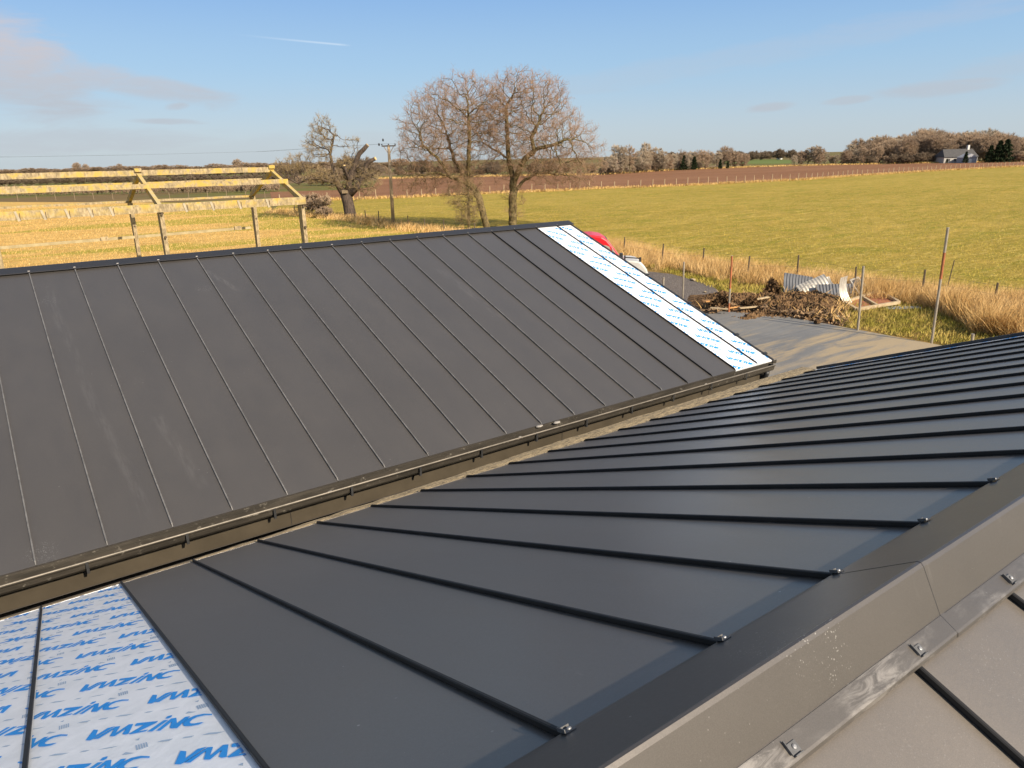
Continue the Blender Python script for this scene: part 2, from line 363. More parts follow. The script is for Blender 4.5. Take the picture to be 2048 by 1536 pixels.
M['roofdark'] = simple('dark_farmhouse_roof', (.05, .048, .046), (.075, .07, .066), 2, .8, coord='pos')
M['white'] = simple('white_render', (.7, .68, .62), (.6, .58, .52), 2, .8, coord='pos')
M['greywall'] = simple('old_whitewash', (.42, .40, .36), (.32, .30, .27), 3, .85, coord='pos')
M['greyshed'] = simple('grey_shed', (.33, .33, .34), (.28, .28, .3), 2, .7, coord='pos')
M['redbrick'] = simple('red_brick_house', (.4, .13, .07), (.33, .11, .06), 2, .85, coord='pos')
M['cable'] = simple('cable', (.06, .06, .06), (.08, .08, .08), 2, .6)

# ------------------------------------------------------------------ mesh helpers
class MB:
    def __init__(s): s.v = []; s.f = []
    def add(s, vs, fs):
        o = len(s.v); s.v.extend([tuple(map(float, q)) for q in vs]); s.f.extend([tuple(i+o for i in f) for f in fs]); return s
    def hexa(s, p):      # p: 8 points, bottom ring 0-3, top ring 4-7
        return s.add(p, [(3, 2, 1, 0), (4, 5, 6, 7), (0, 1, 5, 4), (1, 2, 6, 5), (2, 3, 7, 6), (3, 0, 4, 7)])
    def box(s, c, d, rz=0, rx=0, ry=0):
        m = Matrix.Translation(c) @ Matrix.Rotation(rz, 4, 'Z') @ Matrix.Rotation(ry, 4, 'Y') @ Matrix.Rotation(rx, 4, 'X')
        x, y, z = d[0]/2, d[1]/2, d[2]/2
        return s.hexa([m @ Vector(q) for q in [(-x, -y, -z), (x, -y, -z), (x, y, -z), (-x, y, -z), (-x, -y, z), (x, -y, z), (x, y, z), (-x, y, z)]])
    def beam(s, a, b, w, h, up=(0, 0, 1), w2=None, h2=None):
        a = Vector(a); b = Vector(b); d = (b-a).normalized(); up = Vector(up)
        if abs(d.dot(up)) > .98: up = Vector((0, 1, 0))
        sd_ = d.cross(up).normalized(); u = sd_.cross(d)
        w2 = w if w2 is None else w2; h2 = h if h2 is None else h2
        P = []
        for (q, ww, hh) in ((a, w, h), (b, w2, h2)):
            P += [q-sd_*ww/2-u*hh/2, q+sd_*ww/2-u*hh/2, q+sd_*ww/2+u*hh/2, q-sd_*ww/2+u*hh/2]
        return s.hexa(P)
    def tube(s, pts, rad, n=8, caps=True):
        pts = [Vector(p) for p in pts]; rad = rad if isinstance(rad, (list, tuple)) else [rad]*len(pts)
        o = len(s.v); prev = None
        for i, p in enumerate(pts):
            d = (pts[min(i+1, len(pts)-1)]-pts[max(i-1, 0)]).normalized()
            if prev is None: prev = Vector((0, 0, 1)) if abs(d.z) < .9 else Vector((1, 0, 0))
            a = (prev-d*prev.dot(d)).normalized(); prev = a; c = d.cross(a)
            for k in range(n):
                t = 2*math.pi*k/n; q = p+(a*math.cos(t)+c*math.sin(t))*rad[i]; s.v.append(tuple(q))
        for i in range(len(pts)-1):
            for k in range(n):
                k2 = (k+1) % n; s.f.append((o+i*n+k, o+i*n+k2, o+(i+1)*n+k2, o+(i+1)*n+k))
        if caps:
            s.f.append(tuple(o+k for k in reversed(range(n)))); s.f.append(tuple(o+(len(pts)-1)*n+k for k in range(n)))
        return s
    def prism(s, prof, a, b, fn):   # prof list of 2-D points, extruded from a to b through fn(p2, t)
        n = len(prof); o = len(s.v)
        for t in (a, b):
            for q in prof: s.v.append(tuple(fn(q, t)))
        for k in range(n):
            k2 = (k+1) % n; s.f.append((o+k, o+k2, o+n+k2, o+n+k))
        s.f.append(tuple(o+k for k in reversed(range(n)))); s.f.append(tuple(o+n+k for k in range(n)))
        return s
ORI = {}
def setp(o, label=None, cat=None, group=None, kind=None):
    for k, v in (('label', label), ('category', cat), ('group', group), ('kind', kind)):
        if v: o[k] = v
    return o
def thing(name, loc, label, cat, group=None):
    o = bpy.data.objects.new(name, None); COL.objects.link(o); o.location = loc; o.empty_display_size = .3
    ORI[o.name] = Vector(loc); return setp(o, label, cat, group)
def link(name, me, parent=None, loc=None):
    o = bpy.data.objects.new(name, me); COL.objects.link(o)
    if parent is not None: o.parent = parent; ORI[o.name] = ORI[parent.name]
    else:
        o.location = loc or (0, 0, 0); ORI[o.name] = Vector(loc or (0, 0, 0))
    return o
def build(name, mb, m, parent=None, loc=None, smooth=False, bevel=0, fixn=False):
    org = ORI[parent.name] if parent is not None else Vector(loc or (0, 0, 0))
    v = np.array(mb.v, dtype=float)-np.array(org)
    me = bpy.data.meshes.new(name); me.from_pydata(v.tolist(), [], mb.f)
    for mm in (m if isinstance(m, list) else [m]): me.materials.append(mm)
    if fixn:
        bm = bmesh.new(); bm.from_mesh(me); bmesh.ops.recalc_face_normals(bm, faces=bm.faces); bm.to_mesh(me); bm.free()
    if smooth: me.polygons.foreach_set('use_smooth', [True]*len(me.polygons))
    o = link(name, me, parent, loc)
    if bevel:
        b = o.modifiers.new('bevel', 'BEVEL'); b.width = bevel; b.segments = 2; b.limit_method = 'ANGLE'
    return o
def fast_mesh(name, V, F, m):      # V (n,3) F (k,3|4) arrays
    me = bpy.data.meshes.new(name); nv, nf, k = len(V), len(F), F.shape[1]
    me.vertices.add(nv); me.vertices.foreach_set('co', V.astype(np.float32).ravel())
    me.loops.add(nf*k); me.loops.foreach_set('vertex_index', F.astype(np.int32).ravel())
    me.polygons.add(nf); me.polygons.foreach_set('loop_start', (np.arange(nf)*k).astype(np.int32))
    me.polygons.foreach_set('loop_total', np.full(nf, k, dtype=np.int32))
    me.update(calc_edges=True); me.materials.append(m); return me
def copy_tree(o, parent=None):
    c = o.copy(); COL.objects.link(c); c.parent = parent
    for ch in list(o.children): copy_tree(ch, c)
    return c

# ------------------------------------------------------------------ ground sheets
def sheet(name, pts, z, m):
    mb = MB(); mb.v = [(p[0], p[1], z) for p in pts]; mb.f = [tuple(range(len(pts)))]
    return setp(build(name, mb, m, fixn=False), kind='structure')
S = 6000
sheet('ground', [(-S, -S), (S, -S), (S, S), (-S, S)], 0.0, M['ground'])
def gp(l, z=0): return [G(x, y, z) for x, y in l]
FENCE = [(560, 406), (626, 403), (656, 401), (716, 399), (774, 397), (801, 396), (986, 387), (1070, 384), (1139, 381), (1185, 378), (1271, 375.5), (1387, 371), (1494, 365.5),
         (1609, 360), (1720, 351.5), (1874, 342), (2045, 333), (2250, 322)]
LFENCE = [(545, 424), (590, 428), (648, 434), (710, 440), (732, 443), (758, 449), (817, 457), (850, 462), (888, 466), (950, 478)]
NFENCE = [(1248, 512), (1323, 533), (1404, 537), (1494, 560), (1593, 567), (1708, 586), (1842, 600), (1985, 625), (2160, 655)]
past = gp(FENCE) + gp([(2600, 560), (2300, 640), (2160, 640), (1985, 610), (1842, 588), (1593, 556), (1494, 548), (1323, 520), (1248, 500), (1100, 484), (950, 470)]) + gp(list(reversed(LFENCE))[1:])
sheet('field', past, .012, M['pasture'])
PLF = [(540, 384), (680, 380), (745, 374), (756, 358), (1059, 351.5), (1184, 350.6), (1360, 339.8), (1516, 334), (1650, 330.5), (1874, 326.3), (2048, 323.5), (2250, 316)]
sheet('ploughed_field', gp(PLF) + gp(list(reversed(FENCE)))[0:-1] + gp([(545, 407)]), .02, M['plough'])
strawp = [(-60, 4), (30, 4)] + [tuple(G(1180, 520)[:2])] + [tuple(G(*q)[:2]) for q in reversed(LFENCE)] + [tuple(G(*q)[:2]) for q in [(540, 408), (300, 405), (0, 404), (-300, 405)]]
sheet('paddock', strawp, .008, M['straw'])
sheet('green_field', gp([(1440, 328), (1460, 320.2), (1560, 318.5), (1590, 321), (1600, 327)]), .02, M['green'])
sheet('yard', gp([(2700, 900), (2700, 690), (2160, 652), (1985, 622), (1842, 597), (1593, 564), (1494, 556), (1323, 530), (1248, 508), (1180, 500), (1000, 620), (900, 900)]), .016, M['yard'])
sheet('concrete_slab', [(9.9, -8), (22.45, -8), (22.45, 9.8), (22.6, 15.4), (21.4, 17.4), (19.5, 16.9), (9.9, 13.5)], .10, M['slab'])
sl_e = MB().box((16.2, 3.8, .045), (12.3, 22.6, .09)); 
gr = gp([(1180, 530), (1290, 543), (1345, 549), (1385, 560), (1425, 572), (1437, 583), (1428, 597), (1395, 601), (1370, 604), (1330, 640), (1200, 660)])
sheet('gravel_patch', gr, .022, M['gravel'])
# foundation edge of the slab
mb = MB(); ring = [(9.9, -8), (22.45, -8), (22.45, 9.8), (22.6, 15.4), (21.4, 17.4), (19.5, 16.9), (9.9, 13.5)]
for i in range(len(ring)):
    a, b = ring[i], ring[(i+1) % len(ring)]; mb.add([(a[0], a[1], .0), (b[0], b[1], .0), (b[0], b[1], .098), (a[0], a[1], .098)], [(0, 1, 2, 3)])
setp(build('slab_edge', mb, M['slab']), kind='structure')

# ------------------------------------------------------------------ roofs
SP = .53
class Slope:
    def __init__(s, y0, z0, dr, pitch): s.y0, s.z0, s.dr, s.p = y0, z0, dr, pitch; s.c, s.s = math.cos(pitch), math.sin(pitch)
    def pt(s, x, t, h=0): return (x, s.y0+s.dr*(t*s.c+h*s.s), s.z0-t*s.s+h*s.c)
XA, XB = 8.7816, .3022
slA = Slope(11.5416, H-1.3109, -1, math.atan2(3.1129-1.3109, 11.5416-6.6052)); LA = math.hypot(1.802, 4.9364)
slB = Slope(.998, H-1.2207, 1, math.atan2(3.0842-1.2207, 5.8245-.998)); LB = math.hypot(1.8635, 4.8265)
slN = Slope(.664, H-1.23, -1, slB.p); LN = 5.15
HP = -.022
def pan(sl, x0, x1, t0, t1, h=HP, th=.003):
    mb = MB(); n = 1
    P = [sl.pt(x, t, hh) for hh in (h-th, h) for (x, t) in ((x0, t0), (x1, t0), (x1, t1), (x0, t1))]
    mb.hexa(P)
    # folded drip at the eave
    Q = [sl.pt(x, t, hh) for hh in (h-.028, h+.0012) for (x, t) in ((x0, t1), (x1, t1), (x1, t1+.004), (x0, t1+.004))]
    mb.hexa(Q); return mb
def seam(sl, x, t0, t1, top=.0, stem=.003, bead=.011):
    mb = MB(); b = HP+.0005
    prof = [(-stem, b), (stem, b), (stem, top-.015), (bead*.62, top-.015), (bead*.62, top-.003), (bead*.35, top), (-bead*.35, top), (-bead*.62, top-.003), (-bead*.62, top-.015), (-stem, top-.015)]
    te = t1-.035
    mb.prism(prof, t0, te, lambda q, t: sl.pt(x+q[0], t, q[1]))
    prof2 = [(-.004, HP+.0007), (.004, HP+.0007), (.004, top-.001), (-.004, top-.001)]
    o = len(mb.v)                     # the folded-down end
    A = [sl.pt(x+q[0], te+.001, q[1]) for q in prof2]; B = [sl.pt(x+q[0], t1, min(q[1], HP+.006)) for q in prof2]
    mb.add(A+B, [(3, 2, 1, 0), (4, 5, 6, 7), (0, 1, 5, 4), (1, 2, 6, 5), (2, 3, 7, 6), (3, 0, 4, 7)])
    return mb

# protective-film lettering --------------------------------------------------
# outlines of the printed word, its bars and the faint hatches, in metres on the sheet
WORD = [[(0.0271,0.083),(0.0391,0.0595),(0.0295,0.0078),(0.0667,0.0367),(0.0891,0.0226),(0.0183,-0.0198),(0.0122,-0.02),(0.0,0.0)],[(0.0221,-0.0217),(0.0351,-0.0386),(0.082,-0.0065),(0.0659,-0.0616),(0.0792,-0.0807),(0.116,-0.0514),(0.1007,-0.0897),(0.1054,-0.1063),(0.1163,-0.1156),(0.1378,-0.0317),(0.1261,-0.018),(0.0834,-0.0548),(0.1019,0.0008),(0.0901,0.016)],[(0.1424,-0.049),(0.1484,-0.0402),(0.2052,-0.109),(0.1979,-0.1204),(0.1425,-0.1327),(0.1713,-0.154),(0.1614,-0.1614),(0.1191,-0.1262),(0.1191,-0.1159),(0.1639,-0.089),(0.1403,-0.0645)],[(0.1659,-0.1718),(0.1787,-0.189),(0.2327,-0.1404),(0.2204,-0.1256)],[(0.2255,-0.115),(0.2349,-0.1003),(0.2476,-0.1074),(0.2436,-0.1236),(0.2335,-0.1274)],[(0.1886,-0.1995),(0.1994,-0.2134),(0.2394,-0.1713),(0.2259,-0.2192),(0.2274,-0.2368),(0.2424,-0.2576),(0.2911,-0.1969),(0.2779,-0.182),(0.2486,-0.2105),(0.2544,-0.1524),(0.2416,-0.1397)],[(0.347,-0.2626),(0.3268,-0.227),(0.3027,-0.2091),(0.2813,-0.2119),(0.2653,-0.2314),(0.2606,-0.251),(0.2634,-0.2709),(0.2786,-0.2937),(0.2981,-0.3106),(0.3142,-0.3079),(0.3076,-0.298),(0.2896,-0.2823),(0.2809,-0.2658),(0.2806,-0.25),(0.2909,-0.2365),(0.3068,-0.2323),(0.3273,-0.2474),(0.344,-0.2734)]]
BARS = [[(0.1249,-0.2541),(0.1288,-0.2565),(0.1279,-0.3027),(0.1239,-0.3015)],[(0.1316,-0.2569),(0.1355,-0.2593),(0.1345,-0.3055),(0.1305,-0.3043)],[(0.1383,-0.2597),(0.1423,-0.2621),(0.1411,-0.3082),(0.1371,-0.307)],[(0.145,-0.2625),(0.149,-0.2649),(0.1477,-0.311),(0.1437,-0.3098)],[(0.1518,-0.2653),(0.1557,-0.2677),(0.1543,-0.3138),(0.1503,-0.3126)],[(0.1282,-0.2031),(0.1418,-0.2015),(0.1366,-0.2198)]]
FAINT = [[(0.0255,-0.1438),(0.0489,-0.1585),(0.0845,-0.1914),(0.0649,-0.1828)],[(-0.0209,-0.0951),(-0.0089,-0.0954),(0.0094,-0.1166),(-0.0043,-0.1136)],[(0.1781,-0.3056),(0.1935,-0.309),(0.2214,-0.3356),(0.2074,-0.34)],[(0.2408,-0.3677),(0.2502,-0.3639),(0.2734,-0.3873),(0.2638,-0.3921)],[(0.2893,-0.411),(0.3096,-0.4184),(0.3478,-0.4658),(0.3247,-0.4548)],[(0.1169,-0.316),(0.0978,-0.3021),(0.0854,-0.2876),(0.0963,-0.2768)]]
WORD, BARS, FAINT = [[[np.array(p) for p in q] for q in g_] for g_ in (WORD, BARS, FAINT)]
def clip_poly(poly, lo, hi, ax):
    def cut(poly, f):
        out = []
        for i in range(len(poly)):
            a, b = poly[i], poly[(i+1) % len(poly)]; fa, fb = f(a), f(b)
            if fa >= 0: out.append(a)
            if (fa >= 0) != (fb >= 0): t = fa/(fa-fb); out.append(a+(b-a)*t)
        return out
    poly = cut(poly, lambda p: p[ax]-lo)
    return cut(poly, lambda p: hi-p[ax]) if len(poly) >= 3 else []
def film_print(sl, x0, x1, t0, t1, ox, ow, flip=False):
    # panel frame: x along the ridge, w = horizontal +Y along the slope
    sgn = sl.dr; blue = MB(); pale = MB(); fl = -1 if flip else 1
    for i in range(-14, 15):
        for j in range(-12, 24):
            o = np.array([ox+i*.197, ow+i*.14+j*.688]); t_mid = o[1]*sgn
            if not (x0-.6 < o[0] < x1+.6 and t0-.6 < t_mid < t1+.6): continue
            for polys, mb, h in ((WORD, blue, .0022), (BARS, pale, .0018), (FAINT, pale, .0014)):
                for q in polys:
                    P = [o+p*fl for p in q]
                    P = [np.array([p[0], p[1]*sgn]) for p in P]
                    P = clip_poly(P, x0, x1, 0)
                    if len(P) >= 3: P = clip_poly(P, t0, t1, 1)
                    if len(P) < 3: continue
                    ar = sum(P[k][0]*P[(k+1) % len(P)][1]-P[(k+1) % len(P)][0]*P[k][1] for k in range(len(P)))
                    if (ar < 0) == (sgn < 0): pass
                    if ar*sgn < 0: P = P[::-1]
                    mb.add([sl.pt(p[0], p[1], HP+h) for p in P], [tuple(range(len(P)))])
    return blue, pale

def clip_part(x, y, z, ang, par):
    mb = MB(); c, n_ = math.cos(ang), math.sin(ang)
    mb.box((x, y, z+.002), (.030, .024, .0035), rx=ang)
    mb.box((x-.017, y+.004, z+.006), (.003, .030, .010), rx=ang)
    mb.box((x, y-(.013 if ang > 0 else -.013), z-.006), (.026, .003, .016), rx=ang)
    c = build('clip', mb, M['clip'], par, bevel=.001)
    r = MB(); nv = Vector((0, -math.sin(ang), math.cos(ang))); a = Vector((x+.002, y, z+.003)); r.tube([a, a+nv*.0035, a+nv*.005], [.0065, .0055, .003], 10)
    build('rivet', r, M['rivet'], c)

def cap_piece(par, x0, x1, prof, m, th=.0025):
    # prof: list of (y,z) on top, thickened downwards
    mb = MB(); top = prof; bot = [(y, z-th) for y, z in reversed(prof)]
    mb.prism(top+bot, x0, x1, lambda q, x: (x, q[0], q[1]))
    return build('ridge_cap', mb, m, par, fixn=True)

# ---- far building (shallow ridge parallel to ours)
TA = thing('metal_roofed_barn', (0, 9, 0), 'long dark seamed metal roof beyond the gutter, white film on its two far bays', 'building')
for n in range(-23, 2):
    x0 = XA+n*SP; x1 = x0+SP; filmy = n >= 0
    if n == 1: x1 = x0+.36
    p = build('roof_panel', pan(slA, x0+.0015, x1-.0015, -.12, LA+(.0 if not filmy else .004)), M['film'] if filmy else M['zinc'], TA)
    if filmy:
        p['label'] = 'bay still under white printed film'
        ox = 8.928 if n == 0 else 9.447; ow = -4.980 if n == 0 else -4.621
        bl, pl = film_print(slA, x0+.008, x1-.004, .03, LA, ox, ow)
        build('film_print', bl, M['print'], p); build('faint_print', pl, M['print2'], p)
    if n > -23: build('standing_seam', seam(slA, x0, -.06, LA-.002 if n else LA), M['seam_glint'] if n < -2 else M['seam'], p)
# verge upstand and its little clips
XVA = XA+SP+.36
mb = MB(); mb.prism([(0, HP-.12), (.018, HP-.12), (.018, .004), (0, .004)], -.1, LA+.02, lambda q, t: slA.pt(XVA+q[0], t, q[1]))
vg = build('verge_trim', mb, M['black'], TA)
for t in (2.3, 3.4, 4.5, 5.1):
    build('verge_clip', MB().box(slA.pt(XVA+.012, t, .012), (.05, .045, .02), rx=slA.p), M['black'], vg)
zA = H-1.3109
profA = [(11.545, zA+.004), (11.552, zA+.010), (11.72, H-1.245), (11.735, H-1.243), (11.90, zA-.0), (11.905, zA-.01)]
xs = [-3.6, -.63, 2.37, 3.42, 6.42, 9.70]
xs = [-3.6, -.7, 2.3, 5.3, 7.6, 9.72]
for i in range(len(xs)-1):
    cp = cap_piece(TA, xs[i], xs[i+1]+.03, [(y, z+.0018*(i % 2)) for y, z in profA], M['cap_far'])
for n in range(-22, 2):
    x = XA+n*SP; mb = MB().box((x, 11.575, zA+.020), (.026, .024, .008), rx=-R(20))
    c = build('clip', mb, M['palecl'] if n < -7 else M['clip'], TA)
# back slope of the same roof
mb = MB(); slAb = Slope(11.905, zA-.02, 1, slA.p)
mb.hexa([slAb.pt(x, t, h) for h in (-.03, -.02) for (x, t) in ((-3.6, 0), (XVA, 0), (XVA, LA), (-3.6, LA))])
build('rear_slope', mb, M['zinc'], TA)
# drip flashing, gutter, fascia, wall
ye, ze = 6.6052, H-3.1129
mb = MB().box((3.1, ye+.010, ze-.062), (13.4, .006, .052)); build('drip_flashing', mb, M['gutter'], TA)
gx0, gx1 = -3.6, 9.58
gp_ = [(ye-.004, ze-.055), (ye-.004, ze-.125), (ye-.03, ze-.150), (ye-.085, ze-.150), (ye-.105, ze-.125), (ye-.115, ze-.062), (ye-.122, ze-.054), (ye-.129, ze-.060), (ye-.127, ze-.068)]
th = .004
outer = [(y-(.0 if i == 0 else 0), z) for i, (y, z) in enumerate(gp_)]
mb = MB(); n = len(outer)
inner = [(ye-.009, ze-.055), (ye-.009, ze-.123), (ye-.033, ze-.144), (ye-.082, ze-.144), (ye-.099, ze-.121), (ye-.109, ze-.060), (ye-.121, ze-.050), (ye-.133, ze-.059), (ye-.130, ze-.070)]
for x in (gx0, gx1):
    for q in outer+inner: mb.v.append((x, q[0], q[1]))
for k in range(n-1):
    a = 2*n
    mb.f.append((k, k+1, a+k+1, a+k)); mb.f.append((n+k, a+n+k, a+n+k+1, n+k+1))
mb.f.append((0, a, a+n, n)); mb.f.append((n-1, 2*n-1, a+2*n-1, a+n-1))
for k in range(n-1): mb.f.append((a+k, a+k+1, a+n+k+1, a+n+k))
gut = build('gutter', mb, M['gutter'], TA, fixn=True)
mb = MB().tube([(gx0, ye-.124, ze-.052), (gx1, ye-.124, ze-.052)], .0075, 8); build('rolled_lip', mb, M['gutlip'], gut)
mb = MB(); e_ = [(y, z) for y, z in outer[:7]]; mb.prism(e_, gx1-.002, gx1+.004, lambda q, x: (x, q[0]-.001, q[1]-.001)); build('end_stop', mb, M['gutter'], gut, fixn=True)
for k in range(16):
    x = -3.35+k*.795+.29
    mb = MB(); mb.box((x, ye-.066, ze-.158), (.022, .125, .004)); mb.box((x, ye-.137, ze-.105), (.022, .004, .105)); mb.box((x, ye-.004, ze-.175), (.026, .01, .05))
    build('bracket', mb, M['black'], gut)
mb = MB().box((2.97, ye+.022, ze-.235), (13.14, .012, .24)); fas = build('fascia', mb, M['brown'], TA)
for x in (1.9, 5.4, 8.2): build('fascia_joint', MB().box((x, ye+.0135, ze-.235), (.004, .006, .238)), M['black'], fas)
mb = MB().box((2.97, ye+.16, ze-.365), (13.1, .26, .012)); build('soffit', mb, M['wall'], TA)
mb = MB(); yr = 2*11.72-ye
mb.hexa([(-3.5, ye+.3, 0), (9.35, ye+.3, 0), (9.35, yr-.3, 0), (-3.5, yr-.3, 0), (-3.5, ye+.3, ze-.06), (9.35, ye+.3, ze-.06), (9.35, yr-.3, ze-.06), (-3.5, yr-.3, ze-.06)])
for x in (-3.5, 9.30):
    mb.add([(x, ye+.3, ze-.059), (x, yr-.3, ze-.059), (x, 11.72, H-1.40), (x+.05, ye+.3, ze-.059), (x+.05, yr-.3, ze-.059), (x+.05, 11.72, H-1.40)], [(0, 1, 2), (5, 4, 3), (0, 2, 5, 3), (1, 4, 5, 2)])
build('wall', mb, M['wall'], TA, fixn=True)
mb = MB().tube([(9.46, ye-.066, ze-.15), (9.46, ye-.066, ze-.19), (9.46, ye-.04, ze-.25), (9.46, ye+.05, ze-.31), (9.46, ye+.12, ze-.38), (9.46, ye+.16, ze-.5), (9.46, ye+.16, .1)], [.042, .042, .045, .045, .045, .04, .04], 12)
build('downpipe', mb, M['black'], TA, smooth=True)
build('verge_board', MB().beam((XVA+.026, ye+.02, ze-.14), (XVA+.026, 11.72, H-1.40), .012, .2), M['brown'], TA)
rg = random.Random(3)
for x, y, w, lb in ((4.70, ye-.05, .06, 'pale chip lying in the far gutter, leftmost of the close cluster'), (5.02, ye-.02, .09, 'pale scrap lying in the far gutter, middle of the close cluster'), (5.27, ye-.05, .10, 'longest pale scrap lying in the far gutter, right end of the cluster'),
                 (2.30, ye-.06, .07, 'lone white pebble in the far gutter, left of the cluster'), (8.05, ye-.05, .05, 'lone white pebble in the far gutter near its right end')):
    mb = MB(); n_ = 7; zb = ze-.118 if w < .08 else ze-.058; rr_ = [rg.uniform(.7, 1.2) for _ in range(n_)]
    for zz, k in ((0, 1), (.016, .8)):
        for q in range(n_): mb.v.append((x+math.cos(q*6.283/n_)*w/2*rr_[q]*k, y+math.sin(q*6.283/n_)*w*.22*rr_[q]*k, zb+.028+zz))
    mb.f = [tuple(reversed(range(n_))), tuple(range(n_, 2*n_))]+[(q, (q+1) % n_, n_+(q+1) % n_, n_+q) for q in range(n_)]
    setp(build('stone_chip', mb, M['chipc'], loc=(x, y, zb)), lb, 'stone')

# ---- our building
TB = thing('zinc_roofed_building', (3, 1, 0), 'nearest dark zinc roof with broad ridge cap and white film at the lower left', 'building')
SEB = list(range(-4, 18))
for n in range(-4, 18):
    x0 = XB+n*SP; x1 = x0+SP; filmy = n < 0 or n == 17
    if n == 17: x1 = x0+.36
    p = build('roof_panel', pan(slB, x0+.0015, x1-.0015, -.12, LB-(.012 if filmy else 0)), M['film'] if filmy else M['zinc'], TB)
    if filmy:
        p['label'] = 'bay still under white printed film'
        if n < 0:
            bl, pl = film_print(slB, x0+.010, x1-.012, .02, LB-.015, -.066 if n == -1 else -.30, 1.463 if n == -1 else 1.66, flip=(n == -2))
        else: bl, pl = film_print(slB, x0+.010, x1-.012, .02, LB-.015, x0+.1, 2.0)
        build('film_print', bl, M['print'], p); build('faint_print', pl, M['print2'], p)
    if n > -4:
        build('standing_seam', seam(slB, x0, .020, LB+.004), M['seam'], p)
XVB = XB+17*SP+.36
mb = MB(); mb.prism([(0, HP-.12), (.03, HP-.12), (.03, .018), (0, .018)], -.1, LB+.02, lambda q, t: slB.pt(XVB+q[0], t, q[1]))
build('verge_trim', mb, M['black'], TB)
YA_, ZA_ = .772, H-1.067
def capprof(o=0):
    zf, zn = H-1.2207, H-1.23
    return [(1.016, zf-.024+o), (1.015, zf-.012+o), (1.009, zf-.007+o), (.990, zf+.007+o), (YA_+.012, ZA_-.006+o), (YA_+.004, ZA_-.001+o), (YA_-.004, ZA_-.001+o), (YA_-.012, ZA_-.009+o), (.700, zn+.036+o), (.656, zn+.010+o), (.652, zn+.006+o), (.651, zn-.004+o)]
bx = [-2.6, -1.1, 1.875, 4.875, 7.875, XVB+.02]
for i in range(len(bx)-1):
    if i in (2, 3):
        mb = MB(); pr_ = [(y, z+.0032) for y, z in capprof()]; pr2 = [(y, z+.0005) for y, z in reversed(capprof())]
        mb.prism(pr_+pr2, bx[i]-.0022, bx[i]-.0002, lambda q, x: (x, q[0], q[1])); build('lap_joint', mb, M['black'], TB, fixn=True)
    cp = cap_piece(TB, bx[i], bx[i+1]+(.02 if i+2 < len(bx) else 0), capprof(.0022*(i % 2)), M['cap'])
    # worn chalky folded edge along the near side
    e = MB(); zn = H-1.23+.0022*(i % 2)
    e.prism([(.6985, zn+.0362), (.656, zn+.0112), (.6512, zn+.0070), (.6502, zn-.004), (.6496, zn-.004), (.6506, zn+.0078), (.6558, zn+.0122), (.6975, zn+.0368)][::-1], bx[i]+.002, bx[i+1]-.004, lambda q, x: (x, q[0], q[1]))
    build('folded_edge', e, M['smear'], cp, fixn=True)
for n in range(-3, 17): clip_part(XB+n*SP+.002, 1.002, H-1.2207+.003, -R(26), TB)
XN = 1.687
for k in range(-8, 16):
    x0 = XN+k*SP; x1 = x0+SP
    if x0 < -2.7 or x0 > XVB-.1: continue
    p = build('roof_panel', pan(slN, x0+.0015, min(x1-.0015, XVB), -.06, LN), M['zinc_dusty_sunlit'], TB)
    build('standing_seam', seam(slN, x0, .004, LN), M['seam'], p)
    clip_part(x0+.02, .670, H-1.23+.0225, R(30), TB)
# eave sole board beyond the far eave
ye2, ze2 = 5.8245, H-3.0842
mb = MB(); rr = random.Random(8); N_ = 90
rows = []
for i in range(N_+1):
    x = -3+i*(XVB+3)/N_; w = .05+.20*min(1, max(0, (x-.2)/6))+rr.uniform(-.012, .012)
    zj = rr.uniform(-.004, .004)
    rows.append([(x, ye2-.04, ze2-.062), (x, ye2-.04, ze2-.040+zj), (x, ye2+w*.5, ze2-.034+zj), (x, ye2+w, ze2-.045+zj), (x, ye2+w, ze2-.075)])
for r_ in rows: mb.v.extend(r_)
for i in range(N_):
    for k in range(4): a = i*5+k; mb.f.append((a, a+5, a+6, a+1))
    a = i*5; mb.f.append((a, a+4, a+9, a+5))
build('eave_board', mb, M['board'], TB, fixn=True)
mb = MB(); w0 = ye2-.12
mb.hexa([(-2.5, -4.0, 0), (XVB-.1, -4.0, 0), (XVB-.1, w0, 0), (-2.5, w0, 0), (-2.5, -4.0, H-3.2), (XVB-.1, -4.0, H-3.2), (XVB-.1, w0, H-3.2), (-2.5, w0, H-3.2)])
for x in (-2.5, XVB-.15):
    mb.add([(x, -4, H-3.199), (x, w0, H-3.199), (x, YA_, H-1.36), (x+.05, -4, H-3.199), (x+.05, w0, H-3.199), (x+.05, YA_, H-1.36)], [(0, 1, 2), (5, 4, 3), (0, 2, 5, 3), (1, 4, 5, 2)])
build('wall', mb, M['wall'], TB, fixn=True)

